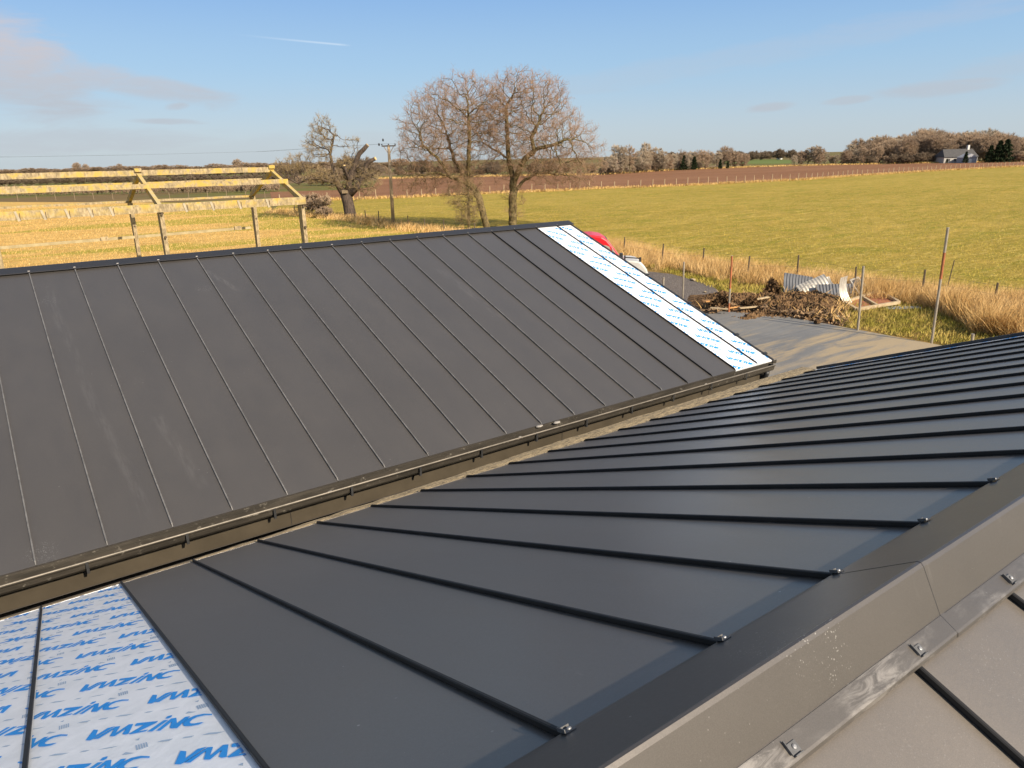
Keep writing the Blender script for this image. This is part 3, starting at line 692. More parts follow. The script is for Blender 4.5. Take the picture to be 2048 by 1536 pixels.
# ------------------------------------------------------------------ concrete barn frame
FY0, FD = 34.0, 7.7; FX = [-6.0, .05, 5.95, 12.05]; EH, RH = 4.15, 5.45
TF = thing('concrete_barn_frame', (6, 38, 0), 'roofless concrete barn frame with yellow lichen on its posts, rafters and purlins', 'barn frame')
for x in FX:
    for s, y in ((1, FY0), (-1, FY0+FD)):
        mb = MB(); w0_, w1_ = .14, .30
        mb.hexa([(x-.085, y-w0_, 0), (x+.085, y-w0_, 0), (x+.085, y+w0_, 0), (x-.085, y+w0_, 0),
                 (x-.085, y-.2-(.14 if s < 0 else 0), EH-.12), (x+.085, y-.2-(.14 if s < 0 else 0), EH-.12), (x+.085, y+.2+(.14 if s > 0 else 0), EH-.12), (x-.085, y+.2+(.14 if s > 0 else 0), EH-.12)])
        c = build('column', mb, M['concrete'], TF, bevel=.015)
        for z in (EH-.35, EH-1.3): build('bolt', MB().tube([(x, y-.30, z), (x, y-.17, z)], .05, 8), M['darkwood'], c)
        rf = MB().beam((x, y-.05*s, EH-.05), (x, FY0+FD/2, RH-.10), .16, .26, w2=.16, h2=.20); build('rafter', rf, M['concrete'], TF, bevel=.012)
    build('ridge_block', MB().box((x, FY0+FD/2, RH+.12), (.3, .34, .16)), M['concrete'], TF, bevel=.02)
def purlin(y, z, d, h, name='purlin', m='concrete', x0=FX[0], x1=FX[-1]+.12):
    mb = MB(); rr = random.Random(int(y*10)); nseg = 40
    for i in range(nseg+1):
        x = x0+(x1-x0)*i/nseg; j = rr.uniform(-.008, .008)
        mb.v.extend([(x, y-d/2+j, z-h/2+j), (x, y-d/2+j, z+h/2+j), (x, y+d/2+j, z+h/2+j), (x, y+d/2+j, z-h/2+j)])
    for i in range(nseg):
        for k in range(4): a = i*4; mb.f.append((a+k, a+(k+1) % 4, a+4+(k+1) % 4, a+4+k))
    mb.f.append((0, 3, 2, 1)); a = nseg*4; mb.f.append((a, a+1, a+2, a+3))
    return build(name, mb, M[m], TF, fixn=True)
purlin(FY0+FD/2, RH, .15, .24)
purlin(FY0+FD*.25, (EH+RH)/2+.10, .18, .20); purlin(FY0+FD*.75, (EH+RH)/2+.10, .16, .22)
eb = purlin(FY0-.2, EH-.10, .20, .33, 'eave_beam')
purlin(FY0+FD+.1, EH-.1, .42, .10, 'eave_beam')
for x in [-1.2, -.3, .9, 1.75, 2.55, 3.35, 4.1, 6.9, 8.0, 9.15, 10.4]:
    build('cleat', MB().beam((x-.05, FY0-.315, EH+.06), (x+.04, FY0-.315, EH-.31), .09, .03, up=(0, 1, 0)), M['pconc'], eb)
    build('joint_gap', MB().box((x+.08, FY0-.312, EH-.16), (.025, .02, .30)), M['darkwood'], eb)
rl = MB().beam((FX[0], FY0+FD-.2, 2.20), (FX[-1]-.35, FY0+FD-.2, 2.38), .10, .13); rl_ = build('side_rail', rl, M['steel_y'], TF)
for x in (4.5, 11.0): build('rail_socket', MB().box((x, FY0+FD-.28, 2.24+(x-FX[0])*.01), (.35, .12, .2)), M['concrete'], rl_)

# ------------------------------------------------------------------ trees
def colonise(seed, start, env, n_attr, step=.35, infl=2.2, kill=.7, iters=90, shell=.35, gn=.34):
    """start: list of polylines [(x,y,z)...]; env: ellipsoids (cx,cy,cz,rx,ry,rz,weight)."""
    rng = np.random.default_rng(seed)
    w = np.array([e[6]*e[3]*e[4]*e[5] for e in env]); w = w/w.sum()
    A = []
    while len(A) < n_attr:
        e = env[rng.choice(len(env), p=w)]; d = rng.normal(size=3); d /= np.linalg.norm(d); r = rng.uniform(0, 1)**shell
        p = np.array(e[:3])+d*r*np.array(e[3:6])
        if p[2] > .6: A.append(p)
    A = np.array(A); N = []; par = []
    for pl in start:
        last = -1
        for k in range(len(pl)-1):
            a, b = np.array(pl[k], float), np.array(pl[k+1], float); n = max(1, int(np.linalg.norm(b-a)/step))
            if last == -1:
                dd_ = [np.linalg.norm(np.array(q)-a) for q in N]
                if dd_ and min(dd_) < step*1.6: last = int(np.argmin(dd_))
                else: N.append(a); par.append(-1); last = len(N)-1
            for t in range(1, n+1):
                q = a+(b-a)*t/n+rng.normal(size=3)*.035*(t < n); N.append(q); par.append(last); last = len(N)-1
    alive = np.ones(len(A), bool); near = np.full(len(A), -1); nd = np.full(len(A), 1e9); done = 0
    for it in range(iters):
        NN = np.array(N[done:]); idx = np.where(alive)[0]
        if len(idx) == 0: break
        if len(NN):
            D = np.linalg.norm(A[idx][:, None]-NN[None], axis=2); j = D.argmin(1); m = D[np.arange(len(idx)), j]
            upd = m < nd[idx]; nd[idx[upd]] = m[upd]; near[idx[upd]] = j[upd]+done
        done = len(N)
        alive &= nd > kill
        idx = np.where(alive & (nd < (infl if it > 3 else infl*2.5)))[0]
        if len(idx) == 0: break
        for k in np.unique(near[idx]):
            s = idx[near[idx] == k]; d = A[s]-N[k]; d = (d/np.linalg.norm(d, axis=1)[:, None]).mean(0); d = d/(np.linalg.norm(d)+1e-9)+rng.normal(size=3)*gn
            q = N[k]+d/np.linalg.norm(d)*step*rng.uniform(.8, 1.15)
            N.append(q); par.append(int(k))
    return np.array(N), np.array(par)
def radii(N, par, tip=.012, ex=2.2, r0=None):
    r = np.zeros(len(N)); ch = np.zeros(len(N), int)
    for i in range(len(N)-1, -1, -1):
        r[i] = (r[i] or tip**ex)
        if par[i] >= 0: r[par[i]] += r[i]; ch[par[i]] += 1
    r = r**(1/ex)
    if r0: r *= 1; k = r0/r.max(); r = tip+(r-tip)*(r0-tip)/(r.max()-tip)
    return r, ch
def limb_arrays(P0, P1, R0, R1, n, T0=None, T1=None):
    d = P1-P0; L = np.linalg.norm(d, axis=1)[:, None]+1e-9; d = d/L
    V = []
    for (P, Rr, T_) in ((P0, R0, T0), (P1, R1, T1)):
        T_ = d if T_ is None else T_
        ref = np.array([[.13, .99, .05]])*np.ones_like(T_); a = np.cross(T_, ref); nn = np.linalg.norm(a, axis=1)[:, None]
        a = np.where(nn < .05, np.array([[1., 0, 0]]), a/np.maximum(nn, 1e-6)); b = np.cross(T_, a)
        for k in range(n):
            t = 2*math.pi*k/n; V.append(P+(a*math.cos(t)+b*math.sin(t))*Rr[:, None])
    V = np.stack(V, 1); m = len(P0); base = (np.arange(m)*2*n)[:, None]
    F = np.stack([np.stack([base[:, 0]+k, base[:, 0]+(k+1) % n, base[:, 0]+n+(k+1) % n, base[:, 0]+n+k], 1) for k in range(n)], 1)
    return V.reshape(-1, 3), F.reshape(-1, 4)
def tree_meshes(name, N, par, r, ch, seed, n_tw, tw_len, tw_r, thick=.03, up=.25, gen2=2):
    rng = np.random.default_rng(seed); e = np.where(par >= 0)[0]; p = par[e]
    R0 = np.minimum(r[p], r[e]*1.35); R1 = r[e]
    P0, P1 = N[p], N[e]
    dr = np.zeros_like(N); dr[e] = (N[e]-N[p])/(np.linalg.norm(N[e]-N[p], axis=1)[:, None]+1e-9); mc = np.full(len(N), -1)
    for i_, p_ in zip(e, p):
        if mc[p_] < 0 or r[i_] > r[mc[p_]]: mc[p_] = i_
    tg = dr.copy(); has = mc >= 0; tg[has] += dr[mc[has]]; tg /= np.linalg.norm(tg, axis=1)[:, None]+1e-9
    TT0 = np.where((mc[p] == e)[:, None], tg[p], dr[e]); TT1 = tg[e]
    big = R1 > thick
    out = []
    Va, Fa = limb_arrays(P0[big], P1[big], R0[big], R1[big], 8, TT0[big], TT1[big]) if big.any() else (np.zeros((0, 3)), np.zeros((0, 4), int))
    sm = ~big; Vb, Fb = limb_arrays(P0[sm], P1[sm], R0[sm], R1[sm], 4)
    # twigs: from thin nodes
    thin = e[R1 < thick*.75]
    src = rng.choice(thin, n_tw); S_ = N[src]; D = N[src]-N[par[src]]; D /= np.linalg.norm(D, axis=1)[:, None]+1e-9
    D = D*.7+rng.normal(size=D.shape)*.55+np.array([0, 0, up]); D /= np.linalg.norm(D, axis=1)[:, None]
    L = rng.uniform(.4, 1, (n_tw, 1))*tw_len
    E_ = S_+D*L
    Vc, Fc = limb_arrays(S_, E_, np.full(n_tw, tw_r), np.full(n_tw, tw_r*.45), 3)
    VS, FS = [Vc], [Fc]
    for g in range(gen2):
        t = rng.uniform(.25, .95, (n_tw, 1)); S2 = S_+(E_-S_)*t; D2 = D*.8+rng.normal(size=D.shape)*.6; D2 /= np.linalg.norm(D2, axis=1)[:, None]
        V2, F2 = limb_arrays(S2, S2+D2*L*.55, np.full(n_tw, tw_r*.7), np.full(n_tw, tw_r*.35), 3); VS.append(V2); FS.append(F2)
    o = 0; FF = []
    for v, f in zip(VS, FS): FF.append(f+o); o += len(v)
    return (np.concatenate([Va, Vb]), np.concatenate([Fa, Fb+len(Va)])), (np.concatenate(VS), np.concatenate(FF))
def plant_tree(name, base, label, cat, N, par, tip, r0, seed, n_tw, tw_len, tw_r, mb_, mt, thick=.03, group=None, ex=2.2, up=.25, gen2=2):
    r, ch = radii(N, par, tip, ex, r0)
    (V, F), (V2, F2) = tree_meshes(name, N, par, r, ch, seed, n_tw, tw_len, tw_r, thick, up, gen2)
    T = thing(name, tuple(base), label, cat, group)
    b = np.array(base)
    me = fast_mesh('trunk', V-b, F, mb_); me.polygons.foreach_set('use_smooth', [True]*len(F)); link('trunk', me, T)
    link('crown', fast_mesh('crown', V2-b, F2, mt), T)
    return T
RT = np.array([math.cos(YAW), -math.sin(YAW), 0]); FW = np.array([math.sin(YAW), math.cos(YAW), 0])
def atdepth(px, py, base):        # point seen at photo position, in the vertical plane through base facing the camera
    d = ray(px, py); k = (np.array(base)[:2]@FW[:2])/(d[:2]@FW[:2]); return np.array([0, 0, H])+d*k
def ell(px, py, rx, rz, base, dep=1.0, w=1.0, off=0.0):
    c = atdepth(px, py, base)+FW*off; s = (np.array(base)[:2]@FW[:2])/FPX*1.02
    rh = rx*s; return (c[0], c[1], c[2], rh, rh*dep if dep != 1 else rh, rz*s, w)
def line(base, pts, off=None):
    off = off or [0]*len(pts)
    return [tuple(atdepth(px, py, base)+FW*o) for (px, py), o in zip(pts, off)]
# left oak
b1 = G(974, 458); 
env = [ell(890, 270, 92, 92, b1), ell(925, 225, 85, 72, b1), ell(850, 330, 62, 50, b1, w=.8), ell(960, 250, 55, 80, b1, w=.7), ell(840, 375, 50, 20, b1, w=.6), ell(800, 330, 22, 40, b1, w=.6), ell(920, 360, 60, 28, b1, w=.4)]
st = [line(b1, [(974, 462), (966, 425), (958, 395), (946, 375), (935, 368)]), line(b1, [(946, 375), (928, 352), (905, 318), (895, 280)], [0, .4, .8, 1]),
      line(b1, [(935, 368), (900, 352), (875, 345), (850, 350), (825, 342)], [0, -.6, -1, -1.2, -1.5]), line(b1, [(935, 368), (938, 330), (940, 280), (938, 230)], [0, -.6, -.9, -1]), line(b1, [(900, 352), (878, 315), (850, 290)], [-.6, -1.4, -1.8])]
N, par = colonise(11, st, env, 3600, .27, 1.6, .40, 110)
plant_tree('oak_tree', b1, 'bare spreading oak nearer the utility pole, crooked slender trunk leaning left', 'tree', N, par, .010, .30, 5, 12500, .62, .0065, M['bark'], M['twig'], .03, ex=2.05)
# right oak
b2 = G(1027, 456)
env = [ell(1050, 250, 95, 100, b2), ell(1060, 205, 78, 55, b2), ell(1110, 290, 70, 80, b2), ell(1162, 312, 46, 66, b2, w=1.3), ell(1010, 235, 55, 75, b2, w=.6), ell(1120, 345, 75, 30, b2, w=.5), ell(1020, 330, 45, 45, b2, w=.4), ell(1030, 400, 34, 50, b2, w=.35)]
st = [line(b2, [(1025, 462), (1025, 420), (1026, 375), (1022, 340), (1018, 320)]), line(b2, [(1018, 320), (1016, 290), (1014, 260), (1012, 215)], [0, .2, .3, .5]),
      line(b2, [(1026, 370), (1038, 338), (1052, 315), (1068, 300), (1062, 275), (1075, 250)], [0, -.5, -.9, -1.2, -1.3, -1.6]), line(b2, [(1018, 320), (990, 300), (965, 285), (950, 262)], [0, .8, 1.4, 1.6]),
      line(b2, [(1026, 390), (1048, 362), (1072, 348), (1098, 346), (1118, 352)], [0, 1, 1.8, 2.2, 2.4]), line(b2, [(1068, 300), (1100, 292), (1130, 280)], [-1.2, -2, -2.4])]
N, par = colonise(23, st, env, 4400, .27, 1.6, .40, 110)
plant_tree('oak_tree', b2, 'bare spreading oak on the right of the pair, straight upright trunk behind the roof ridge', 'tree', N, par, .010, .36, 6, 14500, .62, .0065, M['bark'], M['twig'], .03, ex=2.05)
# thin twiggy tree between
b3 = G(938, 460)
env = [ell(935, 410, 30, 42, b3), ell(930, 365, 22, 30, b3, w=.6), ell(905, 395, 22, 18, b3, w=.5)]
N, par = colonise(31, [line(b3, [(938, 462), (937, 420), (936, 380), (938, 330)])], env, 500, .2, 1.2, .3, 60)
plant_tree('twiggy_tree', b3, 'thin trunk bristling with short side shoots, left of the two big oak trunks', 'tree', N, par, .008, .14, 7, 2600, .5, .007, M['bark'], M['ytwig'], .025)
# shoots around the right trunk
# pollard
b4 = G(699, 436)
pl1 = [line(b4, [(700, 438), (697, 415), (692, 392), (690, 385)]), line(b4, [(690, 385), (672, 362), (664, 345), (660, 322), (652, 300)], [0, .3, .6, .8, 1]), line(b4, [(660, 322), (657, 308), (660, 290), (664, 270)], [.8, .8, .9, 1]),
       line(b4, [(672, 368), (652, 362), (640, 356), (618, 358), (598, 366), (582, 356)], [.3, 0, -.3, -.6, -.8, -1]), line(b4, [(690, 385), (698, 362), (705, 345), (714, 335)])]
env = [ell(645, 275, 28, 42, b4, w=1.6), ell(632, 300, 28, 30, b4), ell(600, 330, 30, 24, b4), ell(570, 335, 28, 18, b4, w=.8), ell(640, 352, 38, 18, b4), ell(708, 290, 18, 14, b4, w=.8), ell(695, 325, 22, 20, b4, w=.8), ell(735, 365, 30, 26, b4), ell(675, 360, 30, 20, b4, w=.7)]
N, par = colonise(41, pl1, env, 2500, .26, 1.7, .42, 80, .5)
TP = plant_tree('pollard_tree', b4, 'stout pollarded tree with sawn off limbs and one tufted bough, left of the pole', 'tree', N, par, .012, .27, 8, 5200, .5, .010, M['pbark'], M['ytwig'], .03)
mb = MB()
mb.tube(line(b4, [(702, 442), (700, 425), (696, 405), (692, 390), (690, 382)]), [.78, .62, .58, .60, .52], 14)
build('bole', mb, M['pbark'], TP, smooth=True)
def blimb(pts, rad, off=None, cap=True):
    L = line(b4, pts, off); o = build('limb', MB().tube(L, rad, 10), M['pbark'], TP, smooth=True)
    if cap:
        d = Vector(L[-1])-Vector(L[-2]); d.normalize(); e = Vector(L[-1])
        build('sawn_face', MB().tube([e-d*.01, e+d*.04], rad[-1]*.93, 10), M['cutwood'], o)
blimb([(697, 388), (698, 365), (703, 345), (712, 325), (718, 308), (728, 298), (735, 290)], [.40, .33, .30, .27, .25, .23, .20])
blimb([(699, 388), (713, 374), (720, 362), (728, 345), (731, 330), (738, 323), (750, 317)], [.42, .35, .28, .24, .25, .23, .19], [0, .2, .4, .5, .5, .4, .2])
blimb([(687, 386), (676, 370), (668, 355), (664, 342), (662, 332)], [.42, .34, .30, .24, .15], [0, .2, .3, .5, .6], False)
blimb([(700, 368), (697, 352), (694, 342), (693, 331)], [.2, .16, .14, .12], [0, -.4, -.7, -1.0])
build('wooden_box', MB().box(atdepth(692, 383, b4)-FW*.6, (.55, .35, .32), rz=-YAW), M['wood'], TP)

# background bare trees: a few kinds, then copies
def bare_template(seed, h, w, m, n_attr=380, ntw=1500, low=.12, tl=1.3, twr=.05):
    rng = random.Random(seed)
    env = [(rng.uniform(-w*.2, w*.2), rng.uniform(-w*.2, w*.2), h*.58, w*.5, w*.5, h*.42, 1), (0, 0, h*.4, w*.42, w*.42, h*.3, .5), (rng.uniform(-.3, .3)*w, 0, h*.7, w*.3, w*.3, h*.28, .7)]
    N, par = colonise(seed, [[(0, 0, 0), (rng.uniform(-.2, .2), 0, h*low), (rng.uniform(-.5, .5), rng.uniform(-.4, .4), h*.45), (rng.uniform(-.5, .5), 0, h*.72)]], env, n_attr, h*.045, h*.28, h*.085, 60, .5)
    r, ch = radii(N, par, .035, 2.2, h*.022)
    (V, F), (V2, F2) = tree_meshes('t', N, par, r, ch, seed, ntw, tl, twr, .05, .5, 2)
    return fast_mesh('trunk', V, F, M['bark']), fast_mesh('crown', V2, F2, m)
TPL = {k: bare_template(*a, **kw) for k, a, kw in [('tall', (101, 13, 8, M['wtwig']), {}), ('pale', (102, 12, 7.5, M['wtwig2']), {}), ('round', (103, 9, 8, M['wtwig']), dict(ntw=1800)),
       ('bush', (104, 4.2, 5.5, M['hedge']), dict(ntw=1400, tl=.9, n_attr=260)), ('slim', (105, 11, 5, M['wtwig2']), {}), ('brush', (106, 3.2, 5.0, M['wtwig']), dict(ntw=1300, tl=.8, n_attr=240))]}
LAB = {}
def put(kind, loc, s, rz, label, cat, group, name='bare_tree', sz=None):
    T = bpy.data.objects.new(name, None); COL.objects.link(T); T.location = (loc[0], loc[1], loc[2] if len(loc) > 2 else 0); T.rotation_euler = (0, 0, rz); T.scale = (s, s, s*(sz or 1))
    setp(T, label, cat, group); a, b = TPL[kind]
    for nm, me in (('trunk', a), ('crown', b)):
        o = bpy.data.objects.new(nm, me); COL.objects.link(o); o.parent = T
    return T
rg = random.Random(77)
def fwd(px, py, extra=0):
    g = G(px, py); d = g[:2]/np.linalg.norm(g[:2]); return (g[0]+d[0]*extra, g[1]+d[1]*extra)
def dist(g): return g[0]*FW[0]+g[1]*FW[1]
def row(xs, ybase, ytop, kinds, label, group, extra=(0, 12), cat='tree', name='bare_tree', jit=3, hts={'tall': 13, 'pale': 12, 'round': 9, 'bush': 4.2, 'slim': 11, 'brush': 3.2}):
    for x in xs:
        x = x+rg.uniform(-jit, jit); yb = ybase(x); loc = fwd(x, yb, rg.uniform(*extra)); k = rg.choice(kinds)
        hpx = yb-ytop(x); hh = max(1.5, hpx/FPX*dist(loc)*rg.uniform(.74, 1.06))
        put(k, loc, hh/hts[k], rg.uniform(0, 6.28), label, cat, group, name)
lerp = lambda pts: (lambda x: float(np.interp(x, [p[0] for p in pts], [p[1] for p in pts])))
plb = lerp(PLF)
# centre tree line behind the ploughed field
row(range(1205, 1400, 11), lambda x: plb(x)+1, lerp([(1200, 322), (1225, 300), (1280, 292), (1340, 300), (1400, 303)]), ['tall', 'pale', 'slim'], 'bare brown tree in the belt behind the ploughed field, just right of the oaks', 'trees in the belt right of the oaks')
row(range(1200, 1420, 13), lambda x: plb(x)+.5, lerp([(1200, 338), (1300, 325), (1420, 322)]), ['bush', 'round'], 'low twiggy bush under the tree belt right of the oaks', 'bushes under the tree belt', (0, 6), 'bush', 'bush')
row(range(1402, 1500, 14), lambda x: plb(x)+.3, lerp([(1400, 303), (1430, 296), (1460, 300), (1500, 312)]), ['pale', 'tall', 'round'], 'smaller bare tree where the belt thins out left of the green field', 'thinning trees left of the green field')
row(range(1590, 1690, 12), lambda x: plb(x), lerp([(1580, 316), (1610, 295), (1640, 292), (1660, 312), (1690, 300)]), ['round', 'pale'], 'rounded bare tree between the green field and the big wood', 'trees between the green field and the wood')
for ex, dy in ((0, 0), (14, 3), (30, 7), (48, 9)):
    row(range(1690+int(ex/4), 2120, 13), lambda x: plb(x)-.5, lerp([(1680, 312-dy), (1715, 297-dy), (1760, 284-dy), (1850, 276-dy), (1990, 277-dy), (2048, 287-dy), (2120, 285)]), ['tall', 'round', 'pale'] if ex else ['round', 'tall'],
        'bare brown tree in the big wood on the right skyline', 'trees of the big wood', (ex, ex+12), jit=6)
row(range(1690, 1900, 16), lambda x: plb(x), lerp([(1690, 314), (1900, 306)]), ['bush', 'round'], 'low twiggy bush along the foot of the big wood', 'bushes along the foot of the wood', (0, 5), 'bush', 'bush')
row(range(1990, 2120, 16), lambda x: plb(x), lerp([(1990, 306), (2120, 300)]), ['bush', 'brush'], 'pale scrubby bush right of the dark conifers by the farmhouse', 'scrub right of the conifers', (0, 6), 'bush', 'bush')
# behind the oaks and pollard
row(range(560, 1200, 24), lambda x: 352+.4, lambda x: 330+4*math.sin(x*.05), ['round', 'bush'], 'distant brown tree seen through and between the oaks', 'distant trees behind the oaks', (0, 40), jit=8)
row([600, 620, 645, 668, 700, 722], lambda x: 372, lerp([(600, 352), (700, 318), (722, 322)]), ['round', 'bush'], 'mid brown rounded tree just behind the pollard', 'trees behind the pollard', (0, 10))
row(range(880, 1010, 22), lambda x: 352, lambda x: 330, ['bush'], 'dark bush between the oak trunks at the field edge', 'bushes behind the oak trunks', (0, 5), 'bush', 'bush')
# hedges on the left plain
def hedge_row(y0, xs0, xs1, stepx, ht, kind, label, group, extra=(0, 3), slope=-.02):
    for x in np.arange(xs0, xs1, stepx):
        yb = y0+slope*(x-xs0)+rg.uniform(-.2, .2); loc = fwd(x, yb, rg.uniform(*extra)); base = {'bush': 4.2, 'brush': 3.2, 'round': 9}[kind]
        w = stepx/FPX*dist(loc)*1.25; s = max(w/5.2, .2); hh = ht*rg.uniform(.7, 1.15)
        put(kind, loc, s, rg.uniform(0, 6.28), label, 'bush', group, 'hedge_bush', sz=hh/(base*s))
hedge_row(393, -30, 560, 9, 1.9, 'brush', 'brown scrubby bush in the hedge beyond the straw paddock', 'bushes of the hedge beyond the paddock', (0, 5), -.016)
hedge_row(372, -40, 600, 15, 2.6, 'bush', 'dark bush in the middle hedge across the left plain', 'bushes of the middle hedge', (0, 20), -.014)
hedge_row(361, -40, 600, 17, 4.2, 'bush', 'dim bush in the far hedge across the left plain', 'bushes of the far hedge', (0, 60), -.014)
hedge_row(351.5, -40, 800, 22, 7.0, 'round', 'faint tree on the low left horizon', 'trees on the left horizon', (0, 200), -.016)
for x, h in ((150, 5), (160, 6), (170, 5), (240, 4.5), (470, 4), (480, 5)):
    g = fwd(x, 347-.016*x, 0); put('round', g, h/9*2.6, x, 'small rounded tree poking above the barn frame ridge on the left horizon', 'tree', 'trees poking above the frame ridge')
hedge_row(327.5, 1300, 1600, 20, 7.0, 'bush', 'distant bush on the skyline behind the green field', 'distant bushes behind the green field', (0, 200), -.02)
hedge_row(319.5, 1440, 1620, 9, 6.5, 'bush', 'hedge bush along the top of the green field', 'hedge bushes topping the green field', (0, 60), -.02)
# small bush by the pollard and shrubs on the left fence
for (x, y, s, k) in [(637, 428, .65, 'brush'), (622, 420, .5, 'brush'), (655, 436, .35, 'brush'), (610, 415, .4, 'brush')]:
    g = fwd(x, y); put(k, g, s, x, 'small golden brown bush at the fence left of the pollard', 'bush', 'small bushes left of the pollard', 'bush')
# conifers
def conifer(seed, h, w):
    rng = np.random.default_rng(seed); n = 2600
    z = rng.uniform(.03, 1, n)**.9; a = rng.uniform(0, 6.283, n); prof = (1-z)**.7*(.75+.25*np.sin(z*34+seed)+.15*np.sin(a*3+z*9))
    rr = prof*w/2*rng.uniform(.45, 1.05, n); P = np.stack([rr*np.cos(a), rr*np.sin(a), z*h], 1)
    D = np.stack([np.cos(a), np.sin(a), rng.uniform(-.7, .1, n)], 1)+rng.normal(size=(n, 3))*.35; s = rng.uniform(.25, .6, (n, 1))*h/8
    Sd = np.cross(D, rng.normal(size=(n, 3))); Sd /= np.linalg.norm(Sd, axis=1)[:, None]
    V = np.stack([P-Sd*s*.4, P+Sd*s*.4, P+D*s], 1).reshape(-1, 3); F = np.arange(n*3).reshape(-1, 3)
    tr = MB().tube([(0, 0, 0), (0, 0, h*.5), (0, 0, h*.93)], [h*.03, h*.02, .03], 6)
    me = bpy.data.meshes.new('trunk'); me.from_pydata(tr.v, [], tr.f); me.materials.append(M['darkwood'])
    return me, fast_mesh('crown', V, F, M['conifer'])
for k, (a, b) in enumerate(((8, 6), (7, 4))): TPL['con%d' % k] = conifer(k+1, a, b)
for (x, yt, kk, lb) in [(1368, 313, 'con0', 'dark conifer at the edge of the ploughed field, left one of a close pair'), (1388, 315, 'con1', 'dark conifer at the edge of the ploughed field, right one of a close pair'),
                        (1978, 300, 'con0', 'dark conifer hard against the grey shed of the farmhouse'), (1995, 293, 'con0', 'tallest dark conifer beside the farmhouse'), (2009, 291, 'con0', 'dark conifer farthest right beside the farmhouse'),
                        (1440, 320, 'con1', 'small dark conifer alone near the green field'), (1455, 323, 'con1', 'tiny dark conifer nearest the green field'), (1893, 318, 'con0', 'low dark evergreen left of the farmhouse'), (1930, 305, 'con1', 'golden green evergreen standing before the farmhouse roof')]:
    yb = plb(x)+.8; g = fwd(x, yb); hh = (yb-yt)/FPX*dist(g); T = put(kk, g, hh/(8 if kk == 'con0' else 7)*(1.25 if x > 1950 else 1), x, lb, 'conifer', None, 'conifer_tree')
# ------------------------------------------------------------------ farmhouse
def frame_at(px, py): g = G(px, py); return np.array([g[0], g[1], 0]), dist(g)/FPX
o, s = frame_at(1935, 326)
def house_box(mb, cx0, cx1, z0, z1, d0, d1):
    P = [o+RT*x*s+FW*d for x, d in ((cx0, d0), (cx1, d0), (cx1, d1), (cx0, d1))]
    mb.hexa([tuple(p+np.array([0, 0, z0*s])) for p in P]+[tuple(p+np.array([0, 0, z1*s])) for p in P]); return mb
def gable(mb, cx0, cx1, z1, zr, d0, d1, ov=1.0, axis='x'):
    if axis == 'x':   # ridge runs across the picture
        A = [o+RT*x*s+FW*d+np.array([0, 0, z*s]) for x, d, z in ((cx0-ov, d0-.4, z1), (cx1+ov, d0-.4, z1), (cx1+ov, d1+.4, z1), (cx0-ov, d1+.4, z1), (cx0+6, (d0+d1)/2, zr), (cx1-1, (d0+d1)/2, zr))]
        mb.add([tuple(a) for a in A], [(0, 1, 5, 4), (2, 3, 4, 5), (1, 2, 5), (3, 0, 4), (3, 2, 1, 0)])
    else:
        A = [o+RT*x*s+FW*d+np.array([0, 0, z*s]) for x, d, z in ((cx0-ov, d0-.3, z1), (cx1+ov, d0-.3, z1), (cx1+ov, d1, z1), (cx0-ov, d1, z1), ((cx0+cx1)/2, d0-.3, zr), ((cx0+cx1)/2, d1, zr))]
        mb.add([tuple(a) for a in A], [(0, 1, 4), (1, 2, 5, 4), (3, 5, 2), (0, 4, 5, 3), (3, 2, 1, 0)])
    return mb
TH = thing('farmhouse', (float(o[0]), float(o[1]), 0), 'white walled farmhouse with dark roof and white chimney below the big wood', 'house')
build('wall', house_box(MB(), -24, 42, 0, 11, 8, 16), M['greywall'], TH); 
rf = build('roof', gable(MB(), -24, 42, 11.1, 26, 8, 16), M['roofdark'], TH, fixn=True)
build('chimney', house_box(MB(), 30, 33.5, 22, 33, 11.5, 12.5), M['white'], rf)
for x in (-16, -4, 12): build('window', house_box(MB(), x, x+4, 3, 8, 7.9, 8.05), M['roofdark'], TH)
TS = thing('shed', (float(o[0]), float(o[1]), 0), 'pale grey gabled shed in front of the farmhouse beside the conifers', 'shed')
build('wall', house_box(MB(), -5, 20, 0, 10, 1, 6), M['greyshed'], TS); build('roof', gable(MB(), -5, 20, 10.1, 17, 1, 6, axis='y'), M['greyshed'], TS, fixn=True)
build('door', house_box(MB(), 4, 10, 0, 7, .9, 1.05), M['white'], TS)
def tiny_house(px, py, w, h, m, label):
    global o, s
    o, s = frame_at(px, py); T = thing('cottage', (float(o[0]), float(o[1]), 0), label, 'house')
    build('wall', house_box(MB(), -w/2, w/2, 0, h*.6, 0, 7), m, T); build('roof', gable(MB(), -w/2, w/2, h*.6+.1, h, 0, 7, .5), M['redbrick'] if m == M['redbrick'] else M['roofdark'], T, fixn=True)
tiny_house(1232, 343, 16, 22, M['redbrick'], 'red brick house glimpsed between trees right of the oaks')
tiny_house(1562, 319, 5, 5, M['white'], 'tiny white building far off on the skyline')
g = fwd(1521, 316.5); T = thing('pylon', (g[0], g[1], 0), 'faint lattice pylon far off on the skyline', 'pylon')
ph = 16/FPX*dist(g); mb = MB()
for sx in (-1, 1):
    for sy in (-1, 1): mb.beam((g[0]+sx*ph*.1, g[1]+sy*ph*.1, 0), (g[0], g[1], ph), ph*.02, ph*.02)
for z, w in ((.6, .22), (.75, .28), (.88, .2)): mb.beam((g[0]-RT[0]*ph*w, g[1]-RT[1]*ph*w, ph*z), (g[0]+RT[0]*ph*w, g[1]+RT[1]*ph*w, ph*z), ph*.02, ph*.02)
build('lattice_mast', mb, M['greyshed'], T)

